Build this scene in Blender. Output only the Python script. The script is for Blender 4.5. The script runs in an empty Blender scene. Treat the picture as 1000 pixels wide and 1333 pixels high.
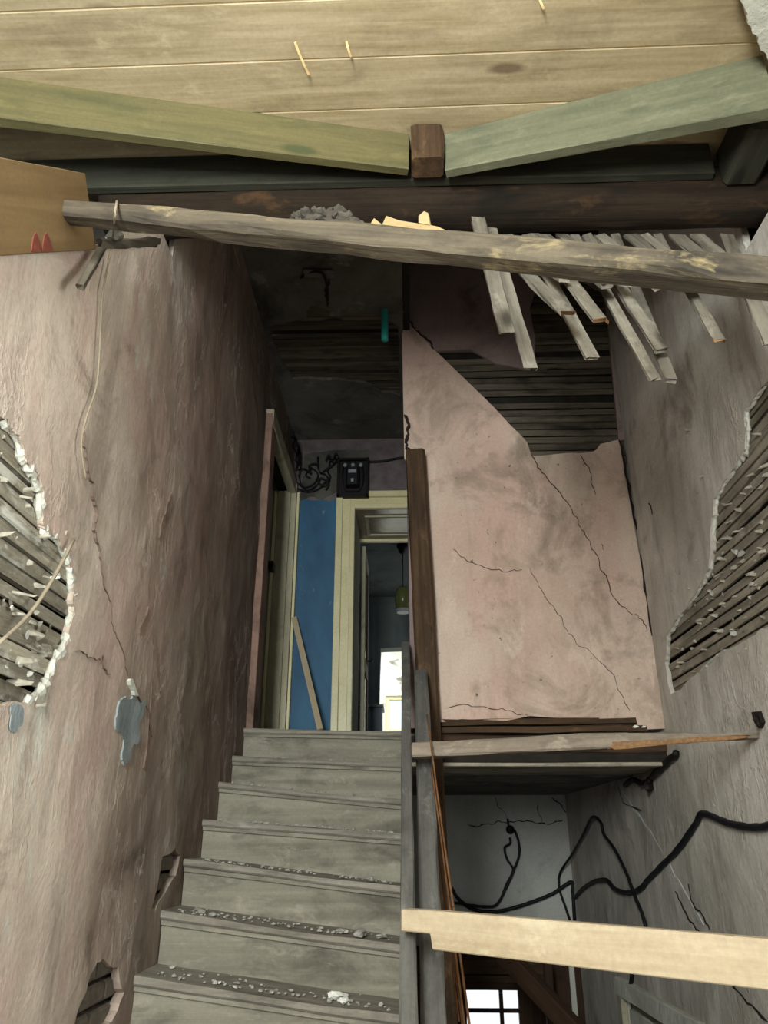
import bpy, bmesh, math, random
from mathutils import Vector, Matrix, noise, geometry
from math import radians as R
random.seed(7)
C = bpy.context.scene.collection
S = bpy.context.scene

# ---------------------------------------------------------------- camera, sky, daylight, exposure
PITCH, YAW = R(23), R(1.7)
cam_d = bpy.data.cameras.new('camera'); cam = bpy.data.objects.new('camera', cam_d); C.objects.link(cam)
cam_d.sensor_fit = 'HORIZONTAL'; cam_d.sensor_width = 36; cam_d.lens = 36; cam_d.clip_start = .02
cam.rotation_euler = (R(90) + PITCH, 0, YAW)
S.camera = cam

world = bpy.data.worlds.new('world'); S.world = world; world.use_nodes = True
bg = world.node_tree.nodes['Background']
bg.inputs[0].default_value = (.86, .94, 1.0, 1); bg.inputs[1].default_value = .65

def area(name, loc, rot, sx, sy, power, col=(1, 1, 1)):
    d = bpy.data.lights.new(name, 'AREA'); d.shape = 'RECTANGLE'; d.size = sx; d.size_y = sy; d.energy = power; d.color = col
    o = bpy.data.objects.new(name, d); C.objects.link(o); o.location = loc; o.rotation_euler = rot
    return o
# daylight entering through the open front of the house behind the camera
area('front_opening_daylight', (-.68, -1.45, 1.2), (R(90), 0, 0), .6, 1.6, 170, (.93, 1.0, .99))
# daylight from an unseen opening assumed on the right, its jamb set to cut the light
area('side_opening_daylight', (2.9, .42, .3), (0, R(90), 0), 2.4, .9, 84, (.93, 1.0, .98))
# lamp added to brighten the far room, which is left roofless for light
area('far_room_fill', (0, 10.9, 3.6), (R(-35), 0, 0), 2.5, 1.2, 200, (.92, .98, 1.0))
# weak bluish fill lamp added inside the back room; no window stands there
area('back_room_fill', (1.1, 8.6, 2.1), (0, R(90), 0), .9, 1.2, 5, (.8, .9, 1.0))

S.view_settings.view_transform = 'Standard'; S.view_settings.look = 'None'
S.view_settings.gamma = 1; S.view_settings.use_curve_mapping = False
S.view_settings.exposure = 0.9
try:
    S.cycles.use_denoising = True
except Exception:
    pass

# ---------------------------------------------------------------- sight lines onto the real planes of the room
def ray(u, v):
    a = (u - 500) / 1000; b = (666.5 - v) / 1000
    X = a; Y = math.cos(PITCH) - b * math.sin(PITCH); Z = math.sin(PITCH) + b * math.cos(PITCH)
    return Vector((X * math.cos(YAW) - Y * math.sin(YAW), X * math.sin(YAW) + Y * math.cos(YAW), Z))
def onX(u, v, x): d = ray(u, v); return d * (x / d.x)
def onY(u, v, y): d = ray(u, v); return d * (y / d.y)
def onZ(u, v, z): d = ray(u, v); return d * (z / d.z)

# ---------------------------------------------------------------- materials
def lin(h):
    h = h.lstrip('#'); out = []
    for i in (0, 2, 4):
        c = int(h[i:i + 2], 16) / 255
        out.append(c / 12.92 if c <= .04045 else ((c + .055) / 1.055) ** 2.4)
    return (*out, 1)

class NT:
    def __init__(s, name, rough=.85):
        s.m = bpy.data.materials.new(name); s.m.use_nodes = True
        s.t = s.m.node_tree; s.b = s.t.nodes['Principled BSDF']; s.b.inputs['Roughness'].default_value = rough
        s.b.inputs['Specular IOR Level'].default_value = .25
    def n(s, t, **kw):
        x = s.t.nodes.new(t)
        for k, v in kw.items(): setattr(x, k, v)
        return x
    def l(s, a, b): s.t.links.new(a, b)
    def coord(s, scale=(1, 1, 1), rot=(0, 0, 0), loc=(0, 0, 0)):
        tc = s.n('ShaderNodeTexCoord'); mp = s.n('ShaderNodeMapping')
        mp.inputs['Scale'].default_value = scale; mp.inputs['Rotation'].default_value = rot
        s.l(tc.outputs['Object'], mp.inputs['Vector'])
        oi = s.n('ShaderNodeObjectInfo'); ml = s.n('ShaderNodeMath', operation='MULTIPLY'); ml.inputs[1].default_value = 37
        s.l(oi.outputs['Random'], ml.inputs[0])
        cb = s.n('ShaderNodeCombineXYZ')
        for i in range(3): s.l(ml.outputs[0], cb.inputs[i])
        ad = s.n('ShaderNodeVectorMath', operation='ADD'); ad2 = s.n('ShaderNodeVectorMath', operation='ADD')
        s.l(mp.outputs[0], ad.inputs[0]); s.l(cb.outputs[0], ad.inputs[1])
        ad2.inputs[1].default_value = loc; s.l(ad.outputs[0], ad2.inputs[0])
        return ad2.outputs[0]
    def noise(s, vec, scale=1, detail=6, rough=.55, dist=0):
        x = s.n('ShaderNodeTexNoise'); s.l(vec, x.inputs['Vector'])
        x.inputs['Scale'].default_value = scale; x.inputs['Detail'].default_value = detail
        x.inputs['Roughness'].default_value = rough; x.inputs['Distortion'].default_value = dist
        return x.outputs['Fac']
    def ramp(s, fac, stops):
        x = s.n('ShaderNodeValToRGB'); s.l(fac, x.inputs[0]); e = x.color_ramp.elements
        while len(e) < len(stops): e.new(.5)
        for el, (p, c) in zip(e, stops):
            el.position = p; el.color = c if isinstance(c, tuple) else (c, c, c, 1)
        return x.outputs[0]
    def mix(s, fac, a, b, mode='MIX'):
        x = s.n('ShaderNodeMix', data_type='RGBA', blend_type=mode)
        for sock, val in ((x.inputs[0], fac), (x.inputs[6], a), (x.inputs[7], b)):
            if isinstance(val, bpy.types.NodeSocket): s.l(val, sock)
            else: sock.default_value = val
        return x.outputs[2]
    def bump(s, h, strength, dist=.01, prev=None):
        x = s.n('ShaderNodeBump'); x.inputs['Strength'].default_value = strength; x.inputs['Distance'].default_value = dist
        s.l(h, x.inputs['Height'])
        if prev is not None: s.l(prev, x.inputs['Normal'])
        return x.outputs[0]
    def done(s, col, nrm=None):
        if isinstance(col, bpy.types.NodeSocket): s.l(col, s.b.inputs['Base Color'])
        else: s.b.inputs['Base Color'].default_value = col
        if nrm is not None: s.l(nrm, s.b.inputs['Normal'])
        return s.m

def plaster(name, c1, c2, stain, pale=None, axis='X', streak=.6, stain_at=.56, bump=.5, speck=.0, scale=1.0, flake=.0, hue=None, soot_shade=None):
    """old limewash: cloudy two tones, vertical streaks, grime blotches, trowel relief"""
    s = NT(name, .9)
    v = s.coord(); col = s.mix(s.ramp(s.noise(v, 1.5 * scale, 8, .6, .4), [(.36, 0.), (.64, 1.)]), lin(c1), lin(c2))
    if hue:
        col = s.mix(s.ramp(s.noise(s.coord((1, 1, .6), loc=(13, 4, 21)), 1.7, 7, .62, .5), [(.46, 0.), (.6, .85)]), col, lin(hue))
    st = s.coord((2.5, 2.5, .45), loc=(5, 2, 9))
    col = s.mix(s.ramp(s.noise(st, 2.2, 8, .65, .5), [(.5, 0.), (.72, streak)]), col, lin(stain))
    bl = s.noise(s.coord(loc=(11, 3, 4)), 2.1 * scale, 9, .68, .6)
    col = s.mix(s.ramp(bl, [(stain_at, 0.), (stain_at + .14, .75)]), col, lin(stain))
    if pale:
        pl = s.noise(s.coord((1.4, 1.4, .7), loc=(1, 17, 6)), 2.6, 9, .7, .3)
        col = s.mix(s.ramp(pl, [(.58, 0.), (.66, .7)]), col, lin(pale))
    if soot_shade:                                                          # soot stain with shade painted in, deepening along the wall
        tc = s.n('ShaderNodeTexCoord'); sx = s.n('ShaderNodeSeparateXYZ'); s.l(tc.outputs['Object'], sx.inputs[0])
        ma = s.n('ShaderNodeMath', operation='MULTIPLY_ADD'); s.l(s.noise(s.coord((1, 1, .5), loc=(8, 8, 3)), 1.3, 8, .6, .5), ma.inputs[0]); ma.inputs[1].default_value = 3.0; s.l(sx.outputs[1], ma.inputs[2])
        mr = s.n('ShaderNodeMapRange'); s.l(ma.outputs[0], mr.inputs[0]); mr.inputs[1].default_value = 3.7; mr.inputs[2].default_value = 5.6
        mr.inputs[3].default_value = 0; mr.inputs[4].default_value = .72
        col = s.mix(mr.outputs[0], col, lin(soot_shade))
    fine = s.noise(s.coord(), 60, 4, .7)
    col = s.mix(.35, col, s.ramp(fine, [(.3, .55), (.7, 1.)]), 'MULTIPLY')
    if speck:
        sp = s.noise(s.coord(loc=(3, 8, 1)), 24, 3, .6)
        col = s.mix(s.ramp(sp, [(.68, 0.), (.74, speck)]), col, lin('#1d1714'))
    rd = s.ramp(s.noise(s.coord((1, 1, .45), loc=(7, 7, 2)), 5.5, 7, .6, .5), [(.475, 0.), (.5, 1.), (.51, .15), (.53, 0.)])
    mk_ = s.ramp(s.noise(s.coord(loc=(2, 9, 5)), 1.4, 4, .5), [(.46, 0.), (.6, 1.)])
    rd = s.mix(1., rd, mk_, 'MULTIPLY')
    if flake: col = s.mix(rd, col, s.mix(flake, col, lin('#d6c6b6')))
    b0 = s.bump(rd, .45 * bool(flake), .02)
    b1 = s.bump(s.noise(s.coord((1, 1, .75)), 9, 9, .66, .2), bump, .02, b0)
    b2 = s.bump(fine, bump * .7, .004, b1)
    return s.done(col, b2)

def wood(name, c1, c2, dark=None, grime=0., pale=None, rough=.8, grain=1., knots=True, var=.25, bump=.4, pale_at=.56):
    """grain along local X, tone differs from piece to piece"""
    s = NT(name, rough)
    g = s.noise(s.coord((1.2, 22, 22)), 1.3 * grain, 8, .62, .6)
    col = s.mix(s.ramp(g, [(.36, 0.), (.66, 1.)]), lin(c1), lin(c2))
    if dark:
        b = s.noise(s.coord((2.0, 5, 5), loc=(4, 1, 7)), 1.4, 8, .65, .4)
        col = s.mix(s.ramp(b, [(.5, 0.), (.7, grime)]), col, lin(dark))
    if pale:
        b = s.noise(s.coord((3.0, 7, 7), loc=(9, 6, 2)), 1.6, 8, .7, .4)
        col = s.mix(s.ramp(b, [(pale_at, 0.), (pale_at + .12, .75)]), col, lin(pale))
    if knots:
        vo = s.n('ShaderNodeTexVoronoi'); s.l(s.coord((1.6, 5, 5), loc=(2, 2, 2)), vo.inputs['Vector']); vo.inputs['Scale'].default_value = 1.1
        col = s.mix(s.ramp(vo.outputs['Distance'], [(.09, .85), (.16, 0.)]), col, lin(dark or '#3a2a1a'))
    fine = s.noise(s.coord(loc=(6, 1, 3)), 70, 4, .7)
    col = s.mix(.3, col, s.ramp(fine, [(.3, .5), (.65, 1.)]), 'MULTIPLY')
    oi = s.n('ShaderNodeObjectInfo')
    col = s.mix(1., col, s.ramp(oi.outputs['Random'], [(0., 1 - var), (1., 1.)]), 'MULTIPLY')
    nb = s.bump(g, bump, .008)
    return s.done(col, nb)

def plain(name, c, rough=.6, metal=0., var=.2, nscale=12, bump=.15):
    s = NT(name, rough); s.b.inputs['Metallic'].default_value = metal
    f = s.noise(s.coord(), nscale, 6, .6)
    c = lin(c); lo = tuple(x * (1 - var) for x in c[:3]) + (1,)
    return s.done(s.mix(s.ramp(f, [(.3, 0.), (.7, 1.)]), lo, c), s.bump(f, bump, .004))

M = {}
M['plaster_left'] = plaster('old pink-brown limewash', '#cbbaa8', '#b3a090', '#6b5a4d', '#c4c4b6', streak=.55, stain_at=.56, bump=.55, flake=.5, hue='#c0a496', soot_shade='#4a3c32')
M['plaster_pink'] = plaster('salmon pink limewash', '#cdb8a6', '#bda08f', '#857562', '#d6bfae', streak=.4, stain_at=.52, bump=.4, speck=.7, hue='#c8a797')
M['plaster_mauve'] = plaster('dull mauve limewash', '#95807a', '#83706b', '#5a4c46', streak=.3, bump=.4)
M['plaster_right'] = plaster('grey mauve limewash', '#cbc3b6', '#b0a89b', '#7b7166', '#d2cdc1', streak=.6, stain_at=.57, bump=.5, flake=.35)
M['plaster_grey'] = plaster('cold grey limewash', '#c2c0b8', '#adaba2', '#83817a', streak=.3, stain_at=.62, bump=.35)
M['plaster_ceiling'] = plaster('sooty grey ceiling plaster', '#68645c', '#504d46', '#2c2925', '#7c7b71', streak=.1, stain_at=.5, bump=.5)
M['plaster_white'] = plaster('raw white plaster', '#d9d6c8', '#c4c1b2', '#8c887a', streak=.2, stain_at=.62, bump=.9)
M['plaster_dark'] = plaster('dark green-grey wall paint', '#5a605c', '#4b514e', '#33373a', streak=.3, bump=.3)
M['patch_blue'] = plaster('blue-grey undercoat', '#949b9a', '#7d8585', '#646a69', streak=.3, bump=.5)
M['lath_white'] = wood('limewashed lath', '#b0a792', '#776e5c', '#2c261f', .7, '#dedacb', var=.4, pale_at=.5, bump=.9)
M['lath_grey'] = wood('grey old lath', '#a39986', '#786f5f', '#332d26', .7, '#b9b19f', var=.4)
M['lath_dark'] = wood('blackened lath', '#6d6353', '#4a4237', '#1c1813', .85, var=.5)
M['lath_hang'] = wood('weathered hanging lath', '#8d8678', '#655e52', '#37322a', .6, '#a59e8e', var=.35)
M['lath_fresh'] = plain('freshly broken wood', '#8f6c4a', .8, var=.5, nscale=60)
M['void'] = plain('dark dusty timber backing', '#2b2620', .95, var=.5)
M['pine_new'] = wood('new planed pine ceiling', '#bdaa88', '#a08d69', '#6d5b45', .45, '#c4b18f', rough=.6, var=.12, bump=.1)
M['pine_tongue'] = wood('bright pine tongue', '#f0cf97', '#dcb57a', rough=.6, var=.05, knots=False)
M['green'] = wood('green treated timber', '#6b6240', '#5b5538', '#43472d', .6, '#7a7048', rough=.65, var=.1, bump=.15)
M['tan'] = wood('tan planed timber', '#745d3e', '#675134', '#4c3823', .3, rough=.6, var=.05, grain=.7, bump=.1)
M['log'] = wood('blackened log', '#2f2318', '#191309', '#0b0906', .8, '#4a341f', rough=.95, var=.0, bump=1., knots=True)
M['pole'] = wood('weathered squared pole', '#5f5544', '#40382e', '#1c1814', .8, '#94835f', var=0., bump=.9)
M['pine_board'] = wood('fresh sawn pine', '#b5a488', '#a39174', '#8b7657', .3, '#beb094', rough=.65, var=0., bump=.15)
M['plank_old'] = wood('weathered grey brown plank', '#8d8070', '#6d6153', '#3b332a', .5, '#a79b88', var=.1, bump=.5)
M['post'] = wood('brown stained post', '#523d2a', '#3a2a19', '#1e150d', .6, '#6a5138', var=0., bump=.4)
M['post_dark'] = wood('dark brown wood', '#4a3423', '#37271b', '#1d130d', .6, var=.1)
M['rail'] = wood('dusty grey wood', '#66635d', '#524f4a', '#35322e', .6, '#7f7c74', var=.12, bump=.4)
M['tread'] = wood('worn grey-beige stair wood', '#8d8679', '#736c60', '#423d35', .55, '#9d9587', var=.06, bump=.4, knots=False)
M['riser'] = wood('old beige stair paint', '#8a8474', '#736d5f', '#423d34', .7, '#9a9282', var=.06, bump=.4, grain=.6, knots=False)
M['stick'] = wood('orange brown stick', '#7d5635', '#5f4129', '#38241a', .4, var=.4)
M['fresh'] = wood('pale yellow split wood', '#a08a62', '#8c754e', rough=.6, var=.1, knots=False)
M['cream'] = plaster('old cream gloss paint', '#d9cfa6', '#cbc092', '#8a7f5c', streak=.25, stain_at=.64, bump=.15)
M['cream'].node_tree.nodes['Principled BSDF'].inputs['Roughness'].default_value = .35
M['cream_grey'] = plaster('greyed cream paint', '#b5ad92', '#a09881', '#6a634f', streak=.3, bump=.15)
M['door_dark'] = plain('dark grey-green door paint', '#4c5048', .3, var=.3, nscale=5)
M['brown_reveal'] = plaster('brown grained gloss paint', '#8a7a62', '#77684f', '#4a3d2b', streak=.2, bump=.08)
M['brown_reveal'].node_tree.nodes['Principled BSDF'].inputs['Roughness'].default_value = .15
M['black'] = plain('dusty black insulation', '#17161a', .6, var=.4, nscale=40)
M['iron'] = plain('dark rusty iron', '#2a2421', .6, .5, var=.5, nscale=40)
M['string'] = plain('old twine', '#8c7f6a', .9, var=.3, nscale=60)
M['brick'] = plain('grey mud brick', '#80776b', .95, var=.45, nscale=22, bump=.8)
M['rubble'] = plain('crumbled plaster', '#a9a49a', .95, var=.4, nscale=60, bump=.6)
M['rubble_white'] = plain('white plaster crumb', '#d8d5ca', .95, var=.25, nscale=60, bump=.6)
M['joist_shaded'] = wood('green joist with painted shade', '#403f33', '#302f26', '#1b1b16', .6, rough=.85, var=.1)  # darkened green: shade behind the slanting joists put into the colour
M['green_grey'] = wood('grey-green treated timber', '#77755d', '#65664f', '#4b5141', .6, '#85826a', rough=.65, var=.1, bump=.15)
M['jamb_pink'] = plaster('grimy pink-brown paint', '#8f7264', '#7a6053', '#43362e', streak=.6, stain_at=.5, bump=.4)
M['crust'] = plain('dirty lime crust', '#a8a08f', 1., var=.5, nscale=30, bump=.6)
M['crack_soft'] = plain('brown crack', '#54423a', 1., var=.3)
M['crease'] = plain('grey brown crease', '#6d5b50', 1., var=.3)
M['crack'] = plain('dark crack', '#2c2320', 1., var=.3)
M['teal'] = plain('teal plastic', '#2f9a92', .35, var=.1)
M['rag'] = plain('dirty grey rag', '#4a443b', .95, var=.6, nscale=14, bump=.8)
M['floor'] = wood('old floor board', '#7a6f60', '#5f564a', '#3a332b', .5, var=.2)
M['lamp'] = plain('olive glass lamp', '#5a5c34', .25, var=.3)
M['red'] = plain('red marking paint', '#73392b', .8, var=.4, nscale=30)
M['cabinet'] = plain('grey painted cabinet', '#5f666b', .5, var=.15)
M['dial'] = plain('grey meter dial', '#8c8f8e', .4, var=.2)
def blue_wall():
    """blue oil paint up to a rubbed upper edge, whitewash above it, scuffs low down"""
    s = NT('blue oil paint under whitewash', .6)
    tc = s.n('ShaderNodeTexCoord'); sp = s.n('ShaderNodeSeparateXYZ'); s.l(tc.outputs['Object'], sp.inputs[0])
    w = s.noise(s.coord(), 9, 6, .6)
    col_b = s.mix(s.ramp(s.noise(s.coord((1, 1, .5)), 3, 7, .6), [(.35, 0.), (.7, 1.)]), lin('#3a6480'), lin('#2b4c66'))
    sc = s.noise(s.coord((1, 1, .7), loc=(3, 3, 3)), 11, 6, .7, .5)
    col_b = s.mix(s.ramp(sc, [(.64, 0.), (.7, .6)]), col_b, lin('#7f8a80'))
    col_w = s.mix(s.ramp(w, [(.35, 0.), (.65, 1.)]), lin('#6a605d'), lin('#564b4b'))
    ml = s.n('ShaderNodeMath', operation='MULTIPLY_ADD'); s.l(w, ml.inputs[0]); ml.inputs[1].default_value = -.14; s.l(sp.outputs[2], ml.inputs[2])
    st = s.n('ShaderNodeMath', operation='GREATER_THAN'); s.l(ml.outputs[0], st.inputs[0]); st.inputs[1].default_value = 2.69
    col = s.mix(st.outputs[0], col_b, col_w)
    return s.done(col, s.bump(w, .3, .01))
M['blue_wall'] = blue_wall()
def glass():
    s = NT('dusty window glass', .1); s.b.inputs['Transmission Weight'].default_value = 1.; s.b.inputs['IOR'].default_value = 1.1
    f = s.noise(s.coord(), 40, 5, .7)
    s.l(s.ramp(f, [(.45, .02), (.7, .25)]), s.b.inputs['Roughness'])
    return s.done((.96, .98, .98, 1))
M['glass'] = glass()

# ---------------------------------------------------------------- object helpers
def mk(name, verts, faces, mat, parent=None, smooth=False, matrix=None):
    me = bpy.data.meshes.new(name); me.from_pydata([tuple(v) for v in verts], [], faces); me.validate()
    bm = bmesh.new(); bm.from_mesh(me); bmesh.ops.recalc_face_normals(bm, faces=bm.faces); bm.to_mesh(me); bm.free()
    for m in (mat if isinstance(mat, list) else [mat]): me.materials.append(m)
    if smooth: me.polygons.foreach_set('use_smooth', [True] * len(me.polygons))
    o = bpy.data.objects.new(name, me); C.objects.link(o)
    if matrix is not None: o.matrix_world = matrix
    if parent is not None: child(o, parent)
    return o
def child(o, parent):
    pm = parent.matrix_basis.copy()
    if parent.parent is not None: pm = parent.parent.matrix_basis @ parent.matrix_parent_inverse @ pm
    o.parent = parent; o.matrix_parent_inverse = pm.inverted()
def tag(o, label, cat, group=None):
    o['label'] = label; o['category'] = cat
    if group: o['group'] = group
    return o
def struct(o): o['kind'] = 'structure'; return o
def thing(name, loc, label, cat, group=None):
    o = bpy.data.objects.new(name, None); o.empty_display_size = .1; C.objects.link(o); o.location = loc
    return tag(o, label, cat, group)

def jag(pts, amp=.012, depth=3, closed=True):
    """broken-edge version of a polyline (2-D points)"""
    pts = [Vector(p[:2]) for p in pts]
    for k in range(depth):
        out = []; n = len(pts)
        for i in range(n if closed else n - 1):
            a, b = pts[i], pts[(i + 1) % n]; out.append(a)
            L = (b - a).length
            if L > .02:
                nrm = Vector((-(b - a).y, (b - a).x)) / L
                out.append((a + b) / 2 + nrm * random.uniform(-1, 1) * min(amp / (1 + k * .7), L * .22))
        if not closed: out.append(pts[-1])
        pts = out
    return pts

MAPS = {
    'L': lambda x0: (lambda p, d: Vector((x0 - d, p[0], p[1]))),      # (y, z), faces +X
    'R': lambda x0: (lambda p, d: Vector((x0 + d, p[0], p[1]))),      # (y, z), faces -X
    'B': lambda y0: (lambda p, d: Vector((p[0], y0 + d, p[1]))),      # (x, z), faces the camera
    'C': lambda z0: (lambda p, d: Vector((p[0], p[1], z0 + d))),      # (x, y), ceiling, faces down
}
def slab(name, fmap, outer, holes, thick, mat, parent=None, grid=0., relief=0., box=None):
    """a plaster slab with ragged holes cut clean through; the face side has real trowel relief"""
    loops = [[Vector(p[:2]) for p in outer]] + [[Vector(p[:2]) for p in h] for h in holes]
    V = []; E = []
    for lp in loops:
        s0 = len(V); V += lp; E += [(s0 + i, s0 + (i + 1) % len(lp)) for i in range(len(lp))]
    nb = len(V)
    def inside(p, lp):
        c = False; j = len(lp) - 1
        for i in range(len(lp)):
            a, b = lp[i], lp[j]
            if (a.y > p.y) != (b.y > p.y) and p.x < (b.x - a.x) * (p.y - a.y) / (b.y - a.y) + a.x: c = not c
            j = i
        return c
    if grid:
        xs = [p.x for p in loops[0]]; ys = [p.y for p in loops[0]]
        bx = box or (min(xs), max(xs), min(ys), max(ys))
        x = bx[0] + grid * .5
        while x < bx[1]:
            y = bx[2] + grid * .5
            while y < bx[3]:
                p = Vector((x + random.uniform(-.2, .2) * grid, y + random.uniform(-.2, .2) * grid))
                if inside(p, loops[0]) and not any(inside(p, h) for h in loops[1:]): V.append(p)
                y += grid
            x += grid
    vo, eo, fo, *_ = geometry.delaunay_2d_cdt(V, E, [], 0, 1e-6)
    faces = []
    for f in fo:
        c = (vo[f[0]] + vo[f[1]] + vo[f[2]]) / 3
        if inside(c, loops[0]) and not any(inside(c, h) for h in loops[1:]): faces.append(list(f))
    n = len(vo)
    def dd(p):
        if not relief: return 0
        q = fmap(p, 0)
        return relief * (noise.noise(q * 2.1) + .5 * noise.noise(q * 6.3) + .25 * noise.noise(q * 14))
    verts = [fmap(p, dd(p)) for p in vo] + [fmap(p, thick) for p in vo]
    cnt = {}
    for f in faces:
        for i in range(3):
            e = (f[i], f[(i + 1) % 3]); cnt[tuple(sorted(e))] = cnt.get(tuple(sorted(e)), 0) + 1
    allf = faces + [[i + n for i in reversed(f)] for f in faces]
    for f in faces:
        for i in range(3):
            a, b = f[i], f[(i + 1) % 3]
            if cnt[tuple(sorted((a, b)))] == 1: allf.append([a, b, b + n, a + n])
    return mk(name, verts, allf, mat, parent)

def frame_of(p0, p1, up=(0, 0, 1)):
    p0, p1, up = Vector(p0), Vector(p1), Vector(up)
    x = (p1 - p0).normalized(); y = up.cross(x)
    if y.length < 1e-4: y = Vector((0, 1, 0)).cross(x)
    y.normalize(); z = x.cross(y)
    m = Matrix((x, y, z)).transposed().to_4x4(); m.translation = p0
    return m, (p1 - p0).length

def plank(name, p0, p1, w, h, mat, parent=None, up=(0, 0, 1), segs=4, rough=.0, taper=1., ragged=0., ch=.12, bow=0., endmat=None):
    """squared timber from p0 to p1: w across, h along 'up'; chamfered arrises, wobble, ragged ends"""
    m, L = frame_of(p0, p1, up)
    c = min(w, h) * ch; V = []; F = []; rn = random.random() * 100
    prof = [(-.5, -.5, 1, 0), (.5, -.5, -1, 0), (.5, -.5, 0, 1), (.5, .5, 0, -1), (.5, .5, -1, 0), (-.5, .5, 1, 0), (-.5, .5, 0, -1), (-.5, -.5, 0, 1)]
    for i in range(segs + 1):
        t = i / segs; k = 1 + (taper - 1) * t
        for j, (a, b, ca, cb) in enumerate(prof):
            x = L * t
            if ragged and i in (0, segs): x += random.uniform(-1, 1) * ragged
            v = Vector((x, (a * w + ca * c) * k, (b * h + cb * c) * k + bow * 4 * t * (1 - t)))
            if rough: v += Vector((0, noise.noise(Vector((x * 6, j * 1.7 + rn, 0))), noise.noise(Vector((x * 6, j * 2.3, rn))))) * rough
            V.append(v)
        if i:
            for j in range(8):
                a = (i - 1) * 8 + j; b = (i - 1) * 8 + (j + 1) % 8
                F.append((a, b, b + 8, a + 8))
    F.append(tuple(range(8))[::-1]); F.append(tuple(range(segs * 8, segs * 8 + 8)))
    o = mk(name, V, F, [mat, endmat] if endmat else mat, parent, matrix=m)
    if endmat: o.data.polygons[len(F) - 1].material_index = 1
    return o

def boxo(name, lo, hi, mat, parent=None, bev=.004):
    """axis-aligned board with eased edges; lo/hi are opposite corners"""
    lo, hi = Vector([min(a, b) for a, b in zip(lo, hi)]), Vector([max(a, b) for a, b in zip(lo, hi)])
    d = hi - lo; ax = max(range(3), key=lambda i: d[i]); c = (lo + hi) / 2
    if ax == 0: p0, p1, up, w, h = (lo.x, c.y, c.z), (hi.x, c.y, c.z), (0, 0, 1), d.y, d.z
    elif ax == 1: p0, p1, up, w, h = (c.x, lo.y, c.z), (c.x, hi.y, c.z), (0, 0, 1), d.x, d.z
    else: p0, p1, up, w, h = (c.x, c.y, lo.z), (c.x, c.y, hi.z), (0, 1, 0), d.x, d.y
    return plank(name, p0, p1, w, h, mat, parent, up=up, segs=1, ch=min(.2, bev / min(w, h)))

def smooth_path(pts, n=6):
    P = [Vector(p) for p in pts]; P = [P[0] * 2 - P[1]] + P + [P[-1] * 2 - P[-2]]; out = []
    for i in range(1, len(P) - 2):
        a, b, c, d = P[i - 1:i + 3]
        for k in range(n):
            t = k / n
            out.append(.5 * (2 * b + (c - a) * t + (2 * a - 5 * b + 4 * c - d) * t * t + (3 * b - a - 3 * c + d) * t ** 3))
    return out + [P[-2]]

def tube(name, pts, r, mat, parent=None, n=6, sides=7, wob=0., smooth=True, r1=None):
    path = smooth_path(pts, n) if n > 1 else [Vector(p) for p in pts]
    V = []; F = []; N = len(path); ref = Vector((.31, .17, .93))
    for i, p in enumerate(path):
        d = (path[min(i + 1, N - 1)] - path[max(i - 1, 0)]).normalized()
        a = d.cross(ref)
        if a.length < .1: a = d.cross(Vector((1, 0, 0)))
        a.normalize(); b = d.cross(a); rr = r + ((r1 or r) - r) * i / (N - 1)
        for j in range(sides):
            an = 2 * math.pi * j / sides; q = rr * (1 + (random.uniform(-wob, wob) if wob else 0))
            V.append(p + (a * math.cos(an) + b * math.sin(an)) * q)
        if i:
            for j in range(sides):
                o = (i - 1) * sides; F.append((o + j, o + (j + 1) % sides, o + sides + (j + 1) % sides, o + sides + j))
    F.append(tuple(range(sides))[::-1]); F.append(tuple(range((N - 1) * sides, N * sides)))
    return mk(name, V, F, mat, parent, smooth=smooth)

def lathe(name, prof, at, mat, parent=None, sides=20, axis='Z'):
    V = []; F = []
    for i, (r, z) in enumerate(prof):
        for j in range(sides):
            an = 2 * math.pi * j / sides
            p = (r * math.cos(an), r * math.sin(an), z) if axis == 'Z' else (r * math.cos(an), z, r * math.sin(an))
            V.append(Vector(p))
        if i:
            for j in range(sides):
                o = (i - 1) * sides; F.append((o + j, o + (j + 1) % sides, o + sides + (j + 1) % sides, o + sides + j))
    F.append(tuple(range(sides))); F.append(tuple(range((len(prof) - 1) * sides, len(prof) * sides)))
    return mk(name, V, F, mat, parent, smooth=True, matrix=Matrix.Translation(at))

def rock_geo(at, size, sub=1):
    bm = bmesh.new(); bmesh.ops.create_icosphere(bm, subdivisions=sub, radius=1)
    sd = Vector((random.random() * 50, random.random() * 50, random.random() * 50))
    for v in bm.verts:
        k = .75 + .5 * noise.noise(v.co * 1.3 + sd) + .3 * noise.noise(v.co * 3 + sd)
        v.co = Vector((v.co.x * size[0], v.co.y * size[1], v.co.z * size[2])) * k
    bmesh.ops.rotate(bm, verts=bm.verts, cent=(0, 0, 0), matrix=Matrix.Rotation(random.uniform(0, 6), 3, 'Z'))
    V = [v.co + Vector(at) for v in bm.verts]; F = [[v.index for v in f.verts] for f in bm.faces]; bm.free()
    return V, F
def rock(name, at, size, mat, parent=None, sub=1):
    V, F = rock_geo((0, 0, 0), size, sub); return mk(name, V, F, mat, parent, matrix=Matrix.Translation(at))
def rocks(name, spots, mat, parent=None):
    V = []; F = []
    for at, size in spots:
        v, f = rock_geo(at, size); o = len(V); V += v; F += [[i + o for i in q] for q in f]
    o = mk(name, V, F, mat, parent); o['kind'] = 'stuff'; return o

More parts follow.
